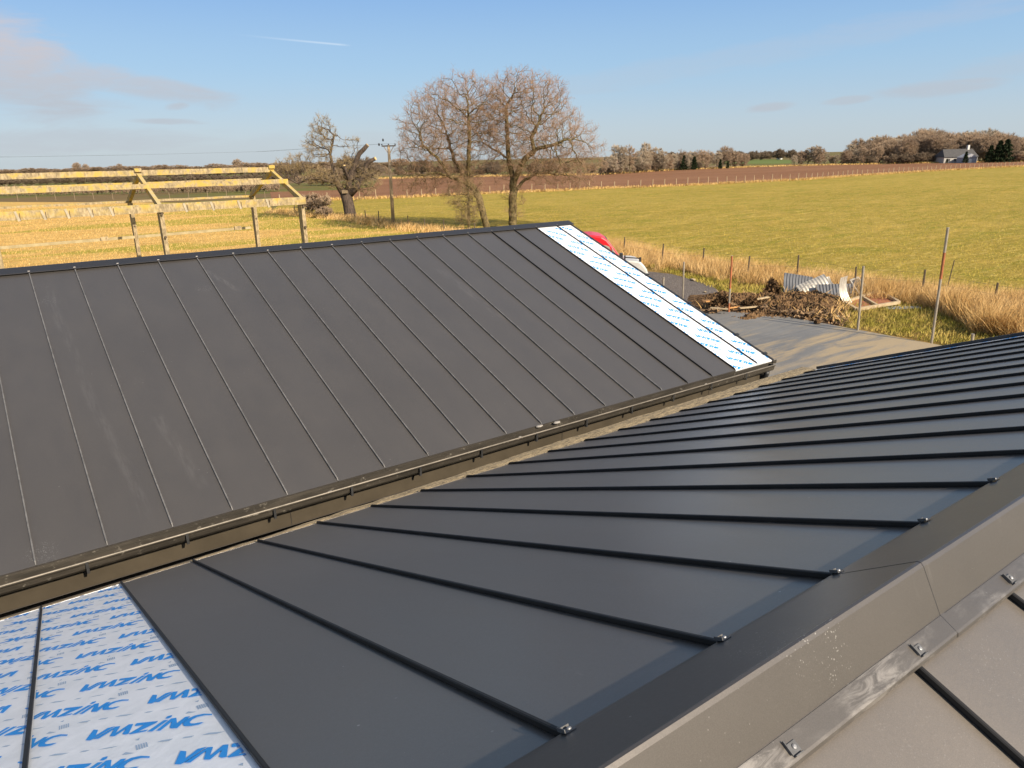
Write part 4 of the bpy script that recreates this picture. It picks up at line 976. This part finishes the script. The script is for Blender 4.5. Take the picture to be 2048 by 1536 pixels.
# ------------------------------------------------------------------ fences
def resample(P, step):
    P = [np.array(p) for p in P]; out = [P[0]]; rem = step
    for a, b in zip(P[:-1], P[1:]):
        L = np.linalg.norm(b-a); t = rem
        while t <= L: out.append(a+(b-a)*t/L); t += step
        rem = t-L
    return out
def fence(name, pts, h, w, m, label, seed, wires=True, lean=.04, grp=None):
    rr = random.Random(seed); T = thing(name, tuple(pts[0]), label, 'fence', grp); tops = []
    for p in pts:
        hh = h*rr.uniform(.88, 1.1); q = (p[0]+rr.uniform(-lean, lean)*hh, p[1]+rr.uniform(-lean, lean)*hh, hh)
        build('post', MB().tube([(p[0], p[1], -.1), q], [w/2, w/2*.9], 6), m, T); tops.append((q, hh))
    if wires:
        mb = MB()
        for f in (.35, .6, .9):
            for i in range(len(pts)-1):
                a, b = pts[i], pts[i+1]; A = (a[0]+(tops[i][0][0]-a[0])*f, a[1]+(tops[i][0][1]-a[1])*f, tops[i][1]*f); B = (b[0]+(tops[i+1][0][0]-b[0])*f, b[1]+(tops[i+1][0][1]-b[1])*f, tops[i+1][1]*f)
                mb.tube([A, B], .004, 3, False)
        build('wire', mb, M['cable'], T)
    return T
far_pts = resample(gp(FENCE), 2.55)[:100]
fence('field_fence', far_pts, 1.4, .17, M['polewood'], 'long pale post and wire fence along the edge of the ploughed field', 1, False, .03)
fence('roadside_fence', gp(LFENCE), 1.15, .11, M['darkwood'], 'short dark post fence curving past the pollard towards the oaks', 2)
fence('yard_fence', gp(NFENCE), 1.2, .08, M['darkwood'], 'dark post and wire fence standing in tall straw grass right of the roof', 3, True, .06)
fence('paddock_fence', gp([(x, 402-.012*x) for x in range(-40, 560, 38)]), 1.2, .12, M['wood'], 'faint post fence at the far side of the straw paddock on the left', 4, False)
pr = gp([(1889, 596)])[0]
T = thing('leaning_stake', tuple(pr), 'thin dark leaning stake in the straw grass beside the tallest scaffold tube', 'stake')
build('rod', MB().tube([tuple(pr), (pr[0]+.1, pr[1]-.1, 1.5)], .02, 5), M['darkwood'], T)

# ------------------------------------------------------------------ utility pole and lines
pb = G(787, 452); T = thing('utility_pole', tuple(pb), 'wooden electricity pole with a small crossarm between pollard and oak', 'utility pole')
top = atdepth(777, 290, pb); build('pole', MB().tube([tuple(pb), tuple(top)], [.17, .12], 10), M['polewood'], T, smooth=True)
cz = top[2]-.08; ca = np.array([top[0], top[1], cz]); arm = RT*.62
cr = build('crossarm', MB().beam(tuple(ca-arm), tuple(ca+arm), .1, .1), M['darkwood'], T)
for sg in (-1, 1): build('brace', MB().beam(tuple(ca+arm*.75*sg), tuple(ca-np.array([0, 0, .75])), .05, .05), M['polewood'], T)
for k in (-.95, 0, .95): q = ca+arm*k; build('insulator', MB().tube([(q[0], q[1], cz+.05), (q[0], q[1], cz+.14), (q[0], q[1], cz+.2)], [.03, .06, .03], 8), M['black'], cr)
for i, (px, py) in enumerate(((758, 289), (766, 280))):
    q = atdepth(px, py, pb); T2 = thing('line_fuse', tuple(q), 'small dark fuse hanging on the overhead line left of the pole, %s one' % ('lower' if i == 0 else 'upper'), 'fuse')
    build('barrel', MB().tube([tuple(q-np.array([0, 0, .12])), tuple(q), tuple(q+np.array([0, 0, .12]))], [.05, .09, .05], 8), M['black'], T2)
mb = MB()
e0 = atdepth(-60, 307, G(0, 400))+FW*0
for k in (-.95, 0, .95):
    a = ca+arm*k+np.array([0, 0, .2]); b = atdepth(-250, 309, pb)+FW*20*0+arm*k; m_ = (a+b)/2-np.array([0, 0, .5])
    mb.tube([tuple(a), tuple((a+m_)/2-np.array([0, 0, .2])), tuple(m_), tuple((b+m_)/2-np.array([0, 0, .2])), tuple(b)], .004, 4, False)
setp(build('overhead_line', mb, M['cable']), 'thin overhead electricity wires crossing the sky left of the pole', 'wires')

# ------------------------------------------------------------------ scaffold tubes
def tube_post(px, py, ptx, pty, rad, m, label, band=None):
    b = G(px, py); t = atdepth(ptx, pty, b); T = thing('scaffold_tube', tuple(b), label, 'scaffold tube', 'scaffold tubes standing round the slab')
    mb = MB().tube([tuple(b), tuple(t)], rad, 12, False); o_ = build('tube', mb, m, T, smooth=True)
    build('end_cap', MB().tube([tuple(t-(t-b)*.002), tuple(t+(t-b)*.004)], rad*1.05, 12), m, T)
    if band:
        for f0, f1 in band: build('rust_band', MB().tube([tuple(b+(t-b)*f0), tuple(b+(t-b)*f1)], rad*1.02, 12, False), M['rust'], o_, smooth=True)
tube_post(1365, 606, 1368, 524, .035, M['galv'], 'plain steel tube standing upright, leftmost beside the film covered verge')
tube_post(1457, 629, 1464, 512, .035, M['galv'], 'rust orange steel tube standing upright between the soil heap and slab', [(0, .2), (.45, 1.0)])
tube_post(1715, 666, 1727, 533, .038, M['galv'], 'plain steel tube standing upright in front of the timber frame')
tube_post(1862, 692, 1896, 456, .038, M['galv'], 'tallest steel tube with a rusty middle, right of the timber frame', [(.58, .80)])
tube_post(1942, 700, 1946, 668, .045, M['galv'], 'short steel tube end just showing above the near roof verge')
tube_post(1325, 640, 1327, 555, .035, M['galv'], 'steel tube mostly hidden behind the film covered verge')

# ------------------------------------------------------------------ van
vb = G(1243, 584); vs = np.array([vb[0], vb[1], 0]); va = R(-38)
vx = np.array([math.cos(va), math.sin(va), 0]); vy = np.array([-math.sin(va), math.cos(va), 0])
TV = thing('van', tuple(vs), 'red van with a pale bonnet parked behind the white film verge of the long roof', 'van')
def vpt(x, y, z): return tuple(vs+vx*x+vy*y+np.array([0, 0, z]))
def vext(prof, y0, y1, inset=0):
    mb = MB(); n = len(prof)
    cx = sum(p[0] for p in prof)/n
    for y, k in ((y0, 1), (y1, 1)):
        for (x, z) in prof: mb.v.append(vpt(x, y, z))
    for k in range(n): k2 = (k+1) % n; mb.f.append((k, k2, n+k2, n+k))
    mb.f.append(tuple(reversed(range(n)))); mb.f.append(tuple(range(n, 2*n))); return mb
body = [(-4.0, .35), (0, .35), (.10, 1.36), (.02, 1.44), (-.12, 1.55), (-.37, 1.92), (-.67, 2.27), (-.90, 2.41), (-1.25, 2.47), (-3.9, 2.47), (-4.05, 2.30)]
build('body', vext(body, 0, 1.85), M['red'], TV, bevel=.07, fixn=True)
bon = [(.11, .35), (1.2, .35), (1.22, .60), (1.14, .80), (1.09, .96), (.96, 1.14), (.80, 1.30), (.55, 1.35), (.11, 1.38)]
build('bonnet', vext(bon, .02, 1.83), M['pale'], TV, bevel=.07, fixn=True)
build('side_window', vext([(-1.35, 1.50), (-.42, 1.50), (-.56, 1.98), (-.75, 2.05), (-1.35, 2.05)], -.012, .02), M['glass'], TV)
build('quarter_window', vext([(-.36, 1.50), (-.16, 1.50), (-.34, 1.78), (-.48, 1.97)], -.012, .02), M['glass'], TV)
mb = MB(); mb.v = [vpt(-.13, .12, 1.57), vpt(-.13, 1.73, 1.57), vpt(-.66, 1.68, 2.27), vpt(-.66, .17, 2.27)]; mb.v += [tuple(np.array(q)+vx*.02+np.array([0, 0, .02])) for q in mb.v]
mb.f = [(3, 2, 1, 0), (4, 5, 6, 7), (0, 1, 5, 4), (1, 2, 6, 5), (2, 3, 7, 6), (3, 0, 4, 7)]; build('windscreen', mb, M['glass'], TV, fixn=True)
build('mirror', MB().hexa([vpt(x, y, z) for z in (1.42, 1.72) for x, y in ((-.14, -.24), (.0, -.24), (.0, -.05), (-.14, -.05))]), M['black'], TV, bevel=.02)
mb = MB().tube([vpt(.12, .1, 1.50), vpt(.80, .1, 1.44)], .025, 6); mb.tube([vpt(.12, .1, 1.36), vpt(.12, .1, 1.58)], .035, 6); mb.tube([vpt(.78, .1, 1.30), vpt(.78, .1, 1.49)], .045, 6)
build('rack_bar', mb, M['black'], TV)
build('headlight', vext([(1.12, .64), (1.215, .64), (1.15, .80), (1.05, .82)], -.0, .2), M['white'], TV)
build('rear_lamp', vext([(1.13, .5), (1.185, .5), (1.185, .62), (1.13, .62)], .0, .12), M['red'], TV)['label'] = 'pink red indicator lens'
for x in (.45, -3.2):
    w = build('wheel', MB().tube([vpt(x, -.02, .34), vpt(x, .2, .34)], .34, 20), M['rubber'], TV); build('hub', MB().tube([vpt(x, -.03, .34), vpt(x, -.01, .34)], .17, 14), M['sheet_p'], w)

# ------------------------------------------------------------------ scrap and heap
def corr(p0, u, v, w, h, curl=0, amp=.008, wl=.10, nseg=None, bend2=0, m='sheet_d', label='', group=None):
    p0 = np.array(p0, float); u = np.array(u, float); u /= np.linalg.norm(u); v = np.array(v, float); v -= u*(v@u); v /= np.linalg.norm(v); n = np.cross(u, v)
    nu = int(w/wl*8); nv = 10; mb = MB()
    for side in (0, 1):
        for j in range(nv+1):
            for i in range(nu+1):
                a = i/nu; b = j/nv; off = amp*math.sin(a*w/wl*2*math.pi)+curl*(b-.5)**2*4*h*.25+bend2*(a-.5)**2*w
                q = p0+u*(a*w)+v*(b*h)+n*(off-side*.004); mb.v.append(tuple(q))
    k = (nu+1)*(nv+1)
    for j in range(nv):
        for i in range(nu):
            a = j*(nu+1)+i; mb.f.append((a, a+1, a+nu+2, a+nu+1)); mb.f.append((k+a, k+a+nu+1, k+a+nu+2, k+a+1))
    o_ = build('corrugated_sheet', mb, M[m], loc=tuple(p0), smooth=True); return setp(o_, label, 'metal sheet', 'scrap corrugated sheets')
def gl(px, py, z=0.0): g = G(px, py, z); return np.array([g[0], g[1], z])
up = np.array([0, 0, 1.])
corr(gl(1566, 590)+up*.05, RT+up*-.18, up*.9+FW*.55-RT*.1, 1.25, .95, curl=.25, m='sheet_d', label='dark blue grey corrugated sheet leaning at the left end of the scrap', wl=.13)
corr(gl(1604, 597)+up*.12, RT*.9+up*.38, up*.8+FW*.7, 1.2, .55, curl=-.5, m='sheet_p', label='pale corrugated sheet curled over in the middle of the scrap', wl=.13)
corr(gl(1622, 594)+up*.22, RT+up*.22, up*.45+FW*.8, .95, .55, curl=.7, m='sheet_p', label='small curled pale corrugated sheet lying across the middle one', wl=.13)
corr(gl(1636, 600)+up*.05, RT, up*.8+FW*.5, 1.5, .62, m='sheet_d', label='dark corrugated sheet in shade behind the upright pale sheet', wl=.13)
corr(gl(1683, 611)+up*.02, RT*.9+FW*.5+up*.1, up*.95+FW*.2-RT*.12, .42, 1.05, curl=.6, m='sheet_p', label='upright pale corrugated sheet next to the timber frame', wl=.13)
corr(gl(1775, 620)+up*.03, RT, FW*.9+up*.06, 1.35, .35, m='sheet_b', label='flat blue grey sheet lying in grass right of the timber frame', wl=.14)
corr(gl(1640, 604)+up*.02, RT, FW*.9+up*.06, 1.1, .3, m='sheet_b', label='flat pale grey sheet lying under the dark corrugated sheet', wl=.14)
# timber frame with boards
c0 = gl(1688, 610)+up*.05; c1 = gl(1712, 625)+up*.05; c2 = gl(1797, 614)+up*.12; c3 = gl(1757, 594)+up*.45*0+up*.18
TT = thing('timber_frame', tuple(c1), 'pale timber frame with rusty red boards lying tilted on the grass', 'timber frame')
C4 = [c0, c1, c2, c3]
for i in range(4): build('rail', MB().beam(tuple(C4[i]+up*.06), tuple(C4[(i+1) % 4]+up*.06), .11, .11), M['timber'], TT)
build('rail', MB().beam(tuple((c1+c2)/2+up*.05), tuple((c0+c3)/2+up*.05), .09, .10), M['timber'], TT)
mb = MB(); mb.hexa([tuple(q+up*.0) for q in C4]+[tuple(q+up*.03) for q in C4]); build('board', mb, M['panelrust'], TT)
c5 = gl(1640, 578)+up*.2
T = thing('steel_frame', tuple(c5), 'thin dark steel frame propped behind the upright pale sheet', 'frame')
A4 = [gl(1697, 590)+up*.6, gl(1722, 598)+up*.05, gl(1745, 592)+up*.05, gl(1712, 583)+up*.6]
for i in range(4): build('bar', MB().beam(tuple(A4[i]), tuple(A4[(i+1) % 4]), .06, .06), M['sheet_p'], T)
mb = MB(); mb.add([tuple(q) for q in A4]+[tuple(q-up*.03) for q in A4], [(0, 1, 2, 3), (7, 6, 5, 4), (0, 4, 5, 1), (1, 5, 6, 2), (2, 6, 7, 3), (3, 7, 4, 0)]); build('panel', mb, M['sheet_d'], T)
# bent wire
w0 = gl(1595, 600)
pts = [w0+RT*a+up*b for a, b in ((0, .05), (.05, .4), (.3, .62), (.7, .62), (.75, .3), (.35, .2))]
setp(build('bent_rod', MB().tube([tuple(p) for p in pts], .02, 5), M['sheet_p'], loc=tuple(w0)), 'bent pale steel rod sticking up before the curled sheet', 'steel rod')
# heap: lumpy ground mesh
hr = np.random.default_rng(5)
def heap(name, px0, px1, y0, y1, hgt, lumps, label, cat, m, nx=90, ny=40, seed=1, rough=.10):
    rng = np.random.default_rng(seed); L = [(rng.uniform(0, 1), rng.uniform(.1, .9), rng.uniform(.05, .16), rng.uniform(.3, 1)) for _ in range(lumps)]
    A = G(px0, y1), G(px1, y1), G(px1, y0), G(px0, y0); V = []
    ph = rng.uniform(0, 6, (14, 3)); fr = rng.uniform(4, 60, (14, 2))
    for j in range(ny+1):
        for i in range(nx+1):
            a, b = i/nx, j/ny; p = (A[0]*(1-a)+A[1]*a)*(1-b)+(A[3]*(1-a)+A[2]*a)*b
            edge = min(1, 5*a)*min(1, 5*(1-a))*min(1, 4*b)*min(1, 4*(1-b))
            z = sum(k*math.exp(-((a-c)**2+((b-d)*.6)**2)/(r*r)) for c, d, r, k in L)
            z = min(z, 1.3)*hgt*edge+edge*rough*sum(math.sin(a*f[0]+q[0])*math.cos(b*f[1]*.5+q[1]) for f, q in zip(fr, ph))/4
            V.append((p[0]+rng.normal()*.02, p[1]+rng.normal()*.02, max(z, -.03)+.02+rng.normal()*.03*edge))
    mb = MB(); mb.v = V
    for j in range(ny):
        for i in range(nx): a = j*(nx+1)+i; mb.f.append((a, a+1, a+nx+2, a+nx+1))
    o_ = build(name, mb, M[m], loc=tuple(A[0])); return setp(o_, label, cat)
heap('soil_heap', 1375, 1705, 590, 652, .28, 26, 'long low heap of dug brown soil and rubble beyond the slab', 'soil heap', 'soil', 150, 60, 9)
def rootmass(px, py, w, h, seed, label):
    b = gl(px, py); rng = np.random.default_rng(seed); n = 900
    a = rng.uniform(0, 6.283, n); z = rng.uniform(0, 1, n); r = (1-z*.5)*w/2*rng.uniform(.2, 1, n)*(1+.35*np.sin(a*3))
    P = np.stack([r*np.cos(a), r*np.sin(a), z*h*(1+.2*np.sin(a*2))], 1)
    D = rng.normal(size=(n, 3)); D /= np.linalg.norm(D, axis=1)[:, None]; L = rng.uniform(.06, .28, (n, 1))
    V, F = limb_arrays(P-D*L/2, P+D*L/2, rng.uniform(.01, .045, n), rng.uniform(.004, .02, n), 4)
    o_ = link('root_mass', fast_mesh('root_mass', V, F, M['soil']), None, tuple(b)); setp(o_, label, 'tree roots')
rootmass(1542, 602, .85, .72, 1, 'tall dark clump of torn up tree roots at the back of the soil heap')
rootmass(1503, 622, 1.0, .42, 2, 'lower spreading root clump in front of the tall one, beside the orange tube')
rootmass(1440, 622, .9, .5, 3, 'dark root clump left of the orange tube')
# clods, sticks and stones spread over the heap: uncountable
n = 3600; u_ = hr.uniform(0, 1, n); v_ = hr.uniform(0, 1, n); A = G(1385, 650), G(1700, 652), G(1690, 598), G(1400, 605)
A[1][1] = A[1][1]
P = ((A[0][None]*(1-u_[:, None])+A[1][None]*u_[:, None])*(1-v_[:, None])+(A[3][None]*(1-u_[:, None])+A[2][None]*u_[:, None])*v_[:, None])
P[:, 2] = hr.uniform(.0, .26, n)*np.clip(np.minimum(np.minimum(u_, 1-u_), np.minimum(v_, 1-v_))*6, 0, 1)+.02
ok = ~((P[:, 0] < 22.5) & (P[:, 1] < 17.0)); P = P[ok]; n = len(P)
D = hr.normal(size=(n, 3))*np.array([1, 1, .35]); D /= np.linalg.norm(D, axis=1)[:, None]; L = hr.uniform(.02, .13, (n, 1))
V, F = limb_arrays(P-D*L, P+D*L, hr.uniform(.006, .07, n), hr.uniform(.004, .05, n), 5)
setp(link('rubble', fast_mesh('rubble', V, F, M['chips'])), 'loose clods, sticks and stones over the soil heap', 'rubble', kind='stuff')
# planks
for i, (x0, y0, x1, y1, mm, lb) in enumerate([(1445, 620, 1492, 616, 'timber2', 'orange plank at the back of the plank pile by the orange tube'), (1455, 627, 1520, 618, 'timber2', 'long orange plank in the middle of the plank pile'), (1478, 630, 1536, 624, 'timber', 'pale plank nearest the slab edge in the plank pile'), (1420, 632, 1455, 634, 'timber', 'grey plank lying left of the orange tube'), (1405, 622, 1450, 617, 'timber2', 'orange brown plank half buried left of the tube'), (1500, 622, 1535, 614, 'timber', 'short pale plank on the right of the plank pile')]):
    a, b = gl(x0, y0)+up*(.16+.05*i), gl(x1, y1)+up*(.14+.05*i)
    setp(build('plank', MB().beam(tuple(a), tuple(b), .12, .04), M[mm], loc=tuple(a)), lb, 'plank', 'planks by the soil heap')
for (px, py, sz, mm, lb, nm) in [(1634, 653, (.22, .16, .14), 'soil', 'small dark clod alone on the slab edge', 'soil_clod'), (1386, 562, (.16, .42, .08), 'timber', 'short pale offcut lying on the gravel patch', 'wood_offcut'), (1428, 612, (.3, .2, .2), 'pconc', 'pale broken block at the foot of the left roots', 'concrete_block'),
                              (1655, 634, (.26, .18, .14), 'pconc', 'pale stone at the front right of the soil heap', 'stone'), (1672, 640, (.24, .16, .12), 'pconc', 'pale flat stone right of the other heap stone', 'stone'), (1410, 586, (.1, .2, .04), 'timber', 'tiny pale chip on the right edge of the gravel', 'wood_offcut')]:
    g = gl(px, py); bm = bmesh.new(); bmesh.ops.create_icosphere(bm, subdivisions=2, radius=.5); rr = random.Random(px)
    for v in bm.verts:
        k = 1+rr.uniform(-.16, .16); v.co = Vector((max(-.4, min(.4, v.co.x*k))*sz[0]*1.3, max(-.4, min(.4, v.co.y*k))*sz[1]*1.3, (max(-.4, min(.4, v.co.z*k))+.4)*sz[2]*1.3))
    me = bpy.data.meshes.new(nm); bm.to_mesh(me); bm.free(); me.materials.append(M[mm]); o_ = link(nm, me, None, (g[0], g[1], .1 if px == 1634 else .03)); o_.rotation_euler = (0, 0, -.4)
    setp(o_, lb, nm.split('_')[-1])

# ------------------------------------------------------------------ grasses (uncountable)
def blades(name, P, hmin, hmax, w, m, label, cat, seed, lean=(.28, -.12), spread=.48, curve=.0):
    rng = np.random.default_rng(seed); n = len(P); h = rng.uniform(hmin, hmax, (n, 1))
    a = rng.uniform(0, math.pi, n); S_ = np.stack([np.cos(a), np.sin(a), np.zeros(n)], 1)*w*rng.uniform(.6, 1.3, (n, 1))
    T_ = P+np.concatenate([rng.normal(size=(n, 2))*spread*h+np.array(lean)*h, h], 1); Mi = P+(T_-P)*.5+np.array([0, 0, .08])*h
    V = np.stack([P-S_, P+S_, Mi+S_*.7, Mi-S_*.7, T_], 1).reshape(-1, 3); b = np.arange(n)*5
    F = np.concatenate([np.stack([b, b+1, b+2], 1), np.stack([b, b+2, b+3], 1), np.stack([b+3, b+2, b+4], 1)])
    return setp(link(name, fast_mesh(name, V, F, m)), label, cat, kind='stuff')
gr_ = np.random.default_rng(12)
def band(line_pts, n, w0, w1, clump=.25, dens=None):
    P = np.array([np.array(p) for p in line_pts]); L = np.linalg.norm(np.diff(P, axis=0), axis=1); c = np.concatenate([[0], np.cumsum(L)])
    t = gr_.uniform(0, c[-1], n); x = np.interp(t, c, P[:, 0]); y = np.interp(t, c, P[:, 1])
    k = np.clip(np.searchsorted(c, t)-1, 0, len(L)-1); d = (P[k+1]-P[k])[:, :2]/L[k][:, None]; nn = np.stack([-d[:, 1], d[:, 0]], 1)
    cl = gr_.normal(size=n)*.33; off = w0+(w1-w0)*(np.clip(cl+.5, 0, 1))
    x = x+nn[:, 0]*off; y = y+nn[:, 1]*off
    f = np.sin(x*2.1+np.sin(y*1.7)*2)*np.cos(y*1.9+np.sin(x*1.3)*2); keep = gr_.uniform(-1.1, .8, n) < f
    return np.stack([x, y, np.zeros(n)], 1)[keep]
NF = gp(NFENCE)
P = band([G(1180, 496)]+NF, 62000, -1.5, 1.7)
blades('tall_grass', P, .22, .85, .008, M['drygrass'], 'tall dry straw grass growing along the yard fence', 'grass', 1)
P = band([G(1900, 640), G(1960, 640), G(2060, 650), G(2250, 690)], 44000, -2.6, 2.3)
blades('tall_grass', P, .3, 1.0, .009, M['drygrass'], 'thick stand of dry straw grass at the right edge by the near verge', 'grass', 2)
def scatter(poly, n, seed):
    rng = np.random.default_rng(seed); poly = np.array([p[:2] for p in poly]); lo, hi = poly.min(0), poly.max(0); out = rng.uniform(lo, hi, (n, 2))
    ins = np.zeros(n, bool); j = len(poly)-1
    for i in range(len(poly)):
        a, b = poly[i], poly[j]; cnd = ((a[1] > out[:, 1]) != (b[1] > out[:, 1])) & (out[:, 0] < (b[0]-a[0])*(out[:, 1]-a[1])/(b[1]-a[1]+1e-12)+a[0]); ins ^= cnd; j = i
    return out[ins]
yp = gp([(1480, 598), (1380, 560), (1250, 520), (1240, 508), (1500, 556), (1600, 566), (1850, 600), (2060, 640), (2200, 700), (1900, 700), (1720, 662), (1640, 640), (1690, 610), (1560, 590)])
Q = scatter(yp, 60000, 3); Q = Q[~((Q[:, 0] < 22.9) & (Q[:, 1] < 17.6))]
blades('yard_grass', np.concatenate([Q, np.zeros((len(Q), 1))], 1), .05, .22, .012, M['greengrass'], 'short green and yellow grass over the rough yard', 'grass', 4, spread=.5)
Q = scatter(gp([(1400, 622), (1440, 600), (1560, 590), (1700, 600), (1705, 655), (1600, 640), (1540, 628)]), 1500, 21); Q = Q[~((Q[:, 0] < 22.9) & (Q[:, 1] < 17.6))]
blades('heap_grass', np.concatenate([Q, np.full((len(Q), 1), .12)], 1), .08, .4, .014, M['drygrass'], 'dead grass and stalks caught in the soil heap', 'grass', 22, spread=.8)
# verge along the left fence and the field boundary
P = band(gp(LFENCE+[(1010, 482), (1120, 500)]), 14000, -1.6, 1.6)
blades('verge_grass', P, .25, .7, .02, M['drygrass'], 'pale dead grass verge along the short dark fence', 'grass', 5)
P = band(gp(FENCE), 26000, -.8, .7)
blades('boundary_grass', P, .2, .6, .05, M['strawb'], 'thin line of bleached grass along the ploughed field fence', 'grass', 6)
P = band(gp(PLF[3:]), 16000, -.5, 2.5)
blades('boundary_grass', P, .3, .8, .12, M['strawb'], 'bleached grass strip along the far edge of the ploughed field', 'grass', 7)
# tufts over the pasture, denser near
Q = scatter(past, 900000, 8); dd = Q@FW[:2]; rng = np.random.default_rng(9); Q = Q[(rng.uniform(0, 1, len(Q)) < np.clip((45/np.maximum(dd, 1))**1.6, .03, 1)) & (dd < 150)]
blades('pasture_tufts', np.concatenate([Q, np.full((len(Q), 1), .01)], 1), .03, .085, .011, M['tuft'], 'short grass tufts over the big green pasture', 'grass', 10, spread=.5)
Q = scatter(strawp, 330000, 18); dd = Q@FW[:2]; px_ = 1024+FPX*(Q@RT[:2])/np.maximum(dd, 1)
Q = Q[(dd > 28) & (dd < 120) & (px_ < 1120)]
blades('straw_tufts', np.concatenate([Q, np.full((len(Q), 1), .01)], 1), .05, .20, .012, M['strawb'], 'bleached straw stems over the left paddock', 'grass', 11, spread=.5)

sc = scene
sc.render.engine = 'CYCLES'
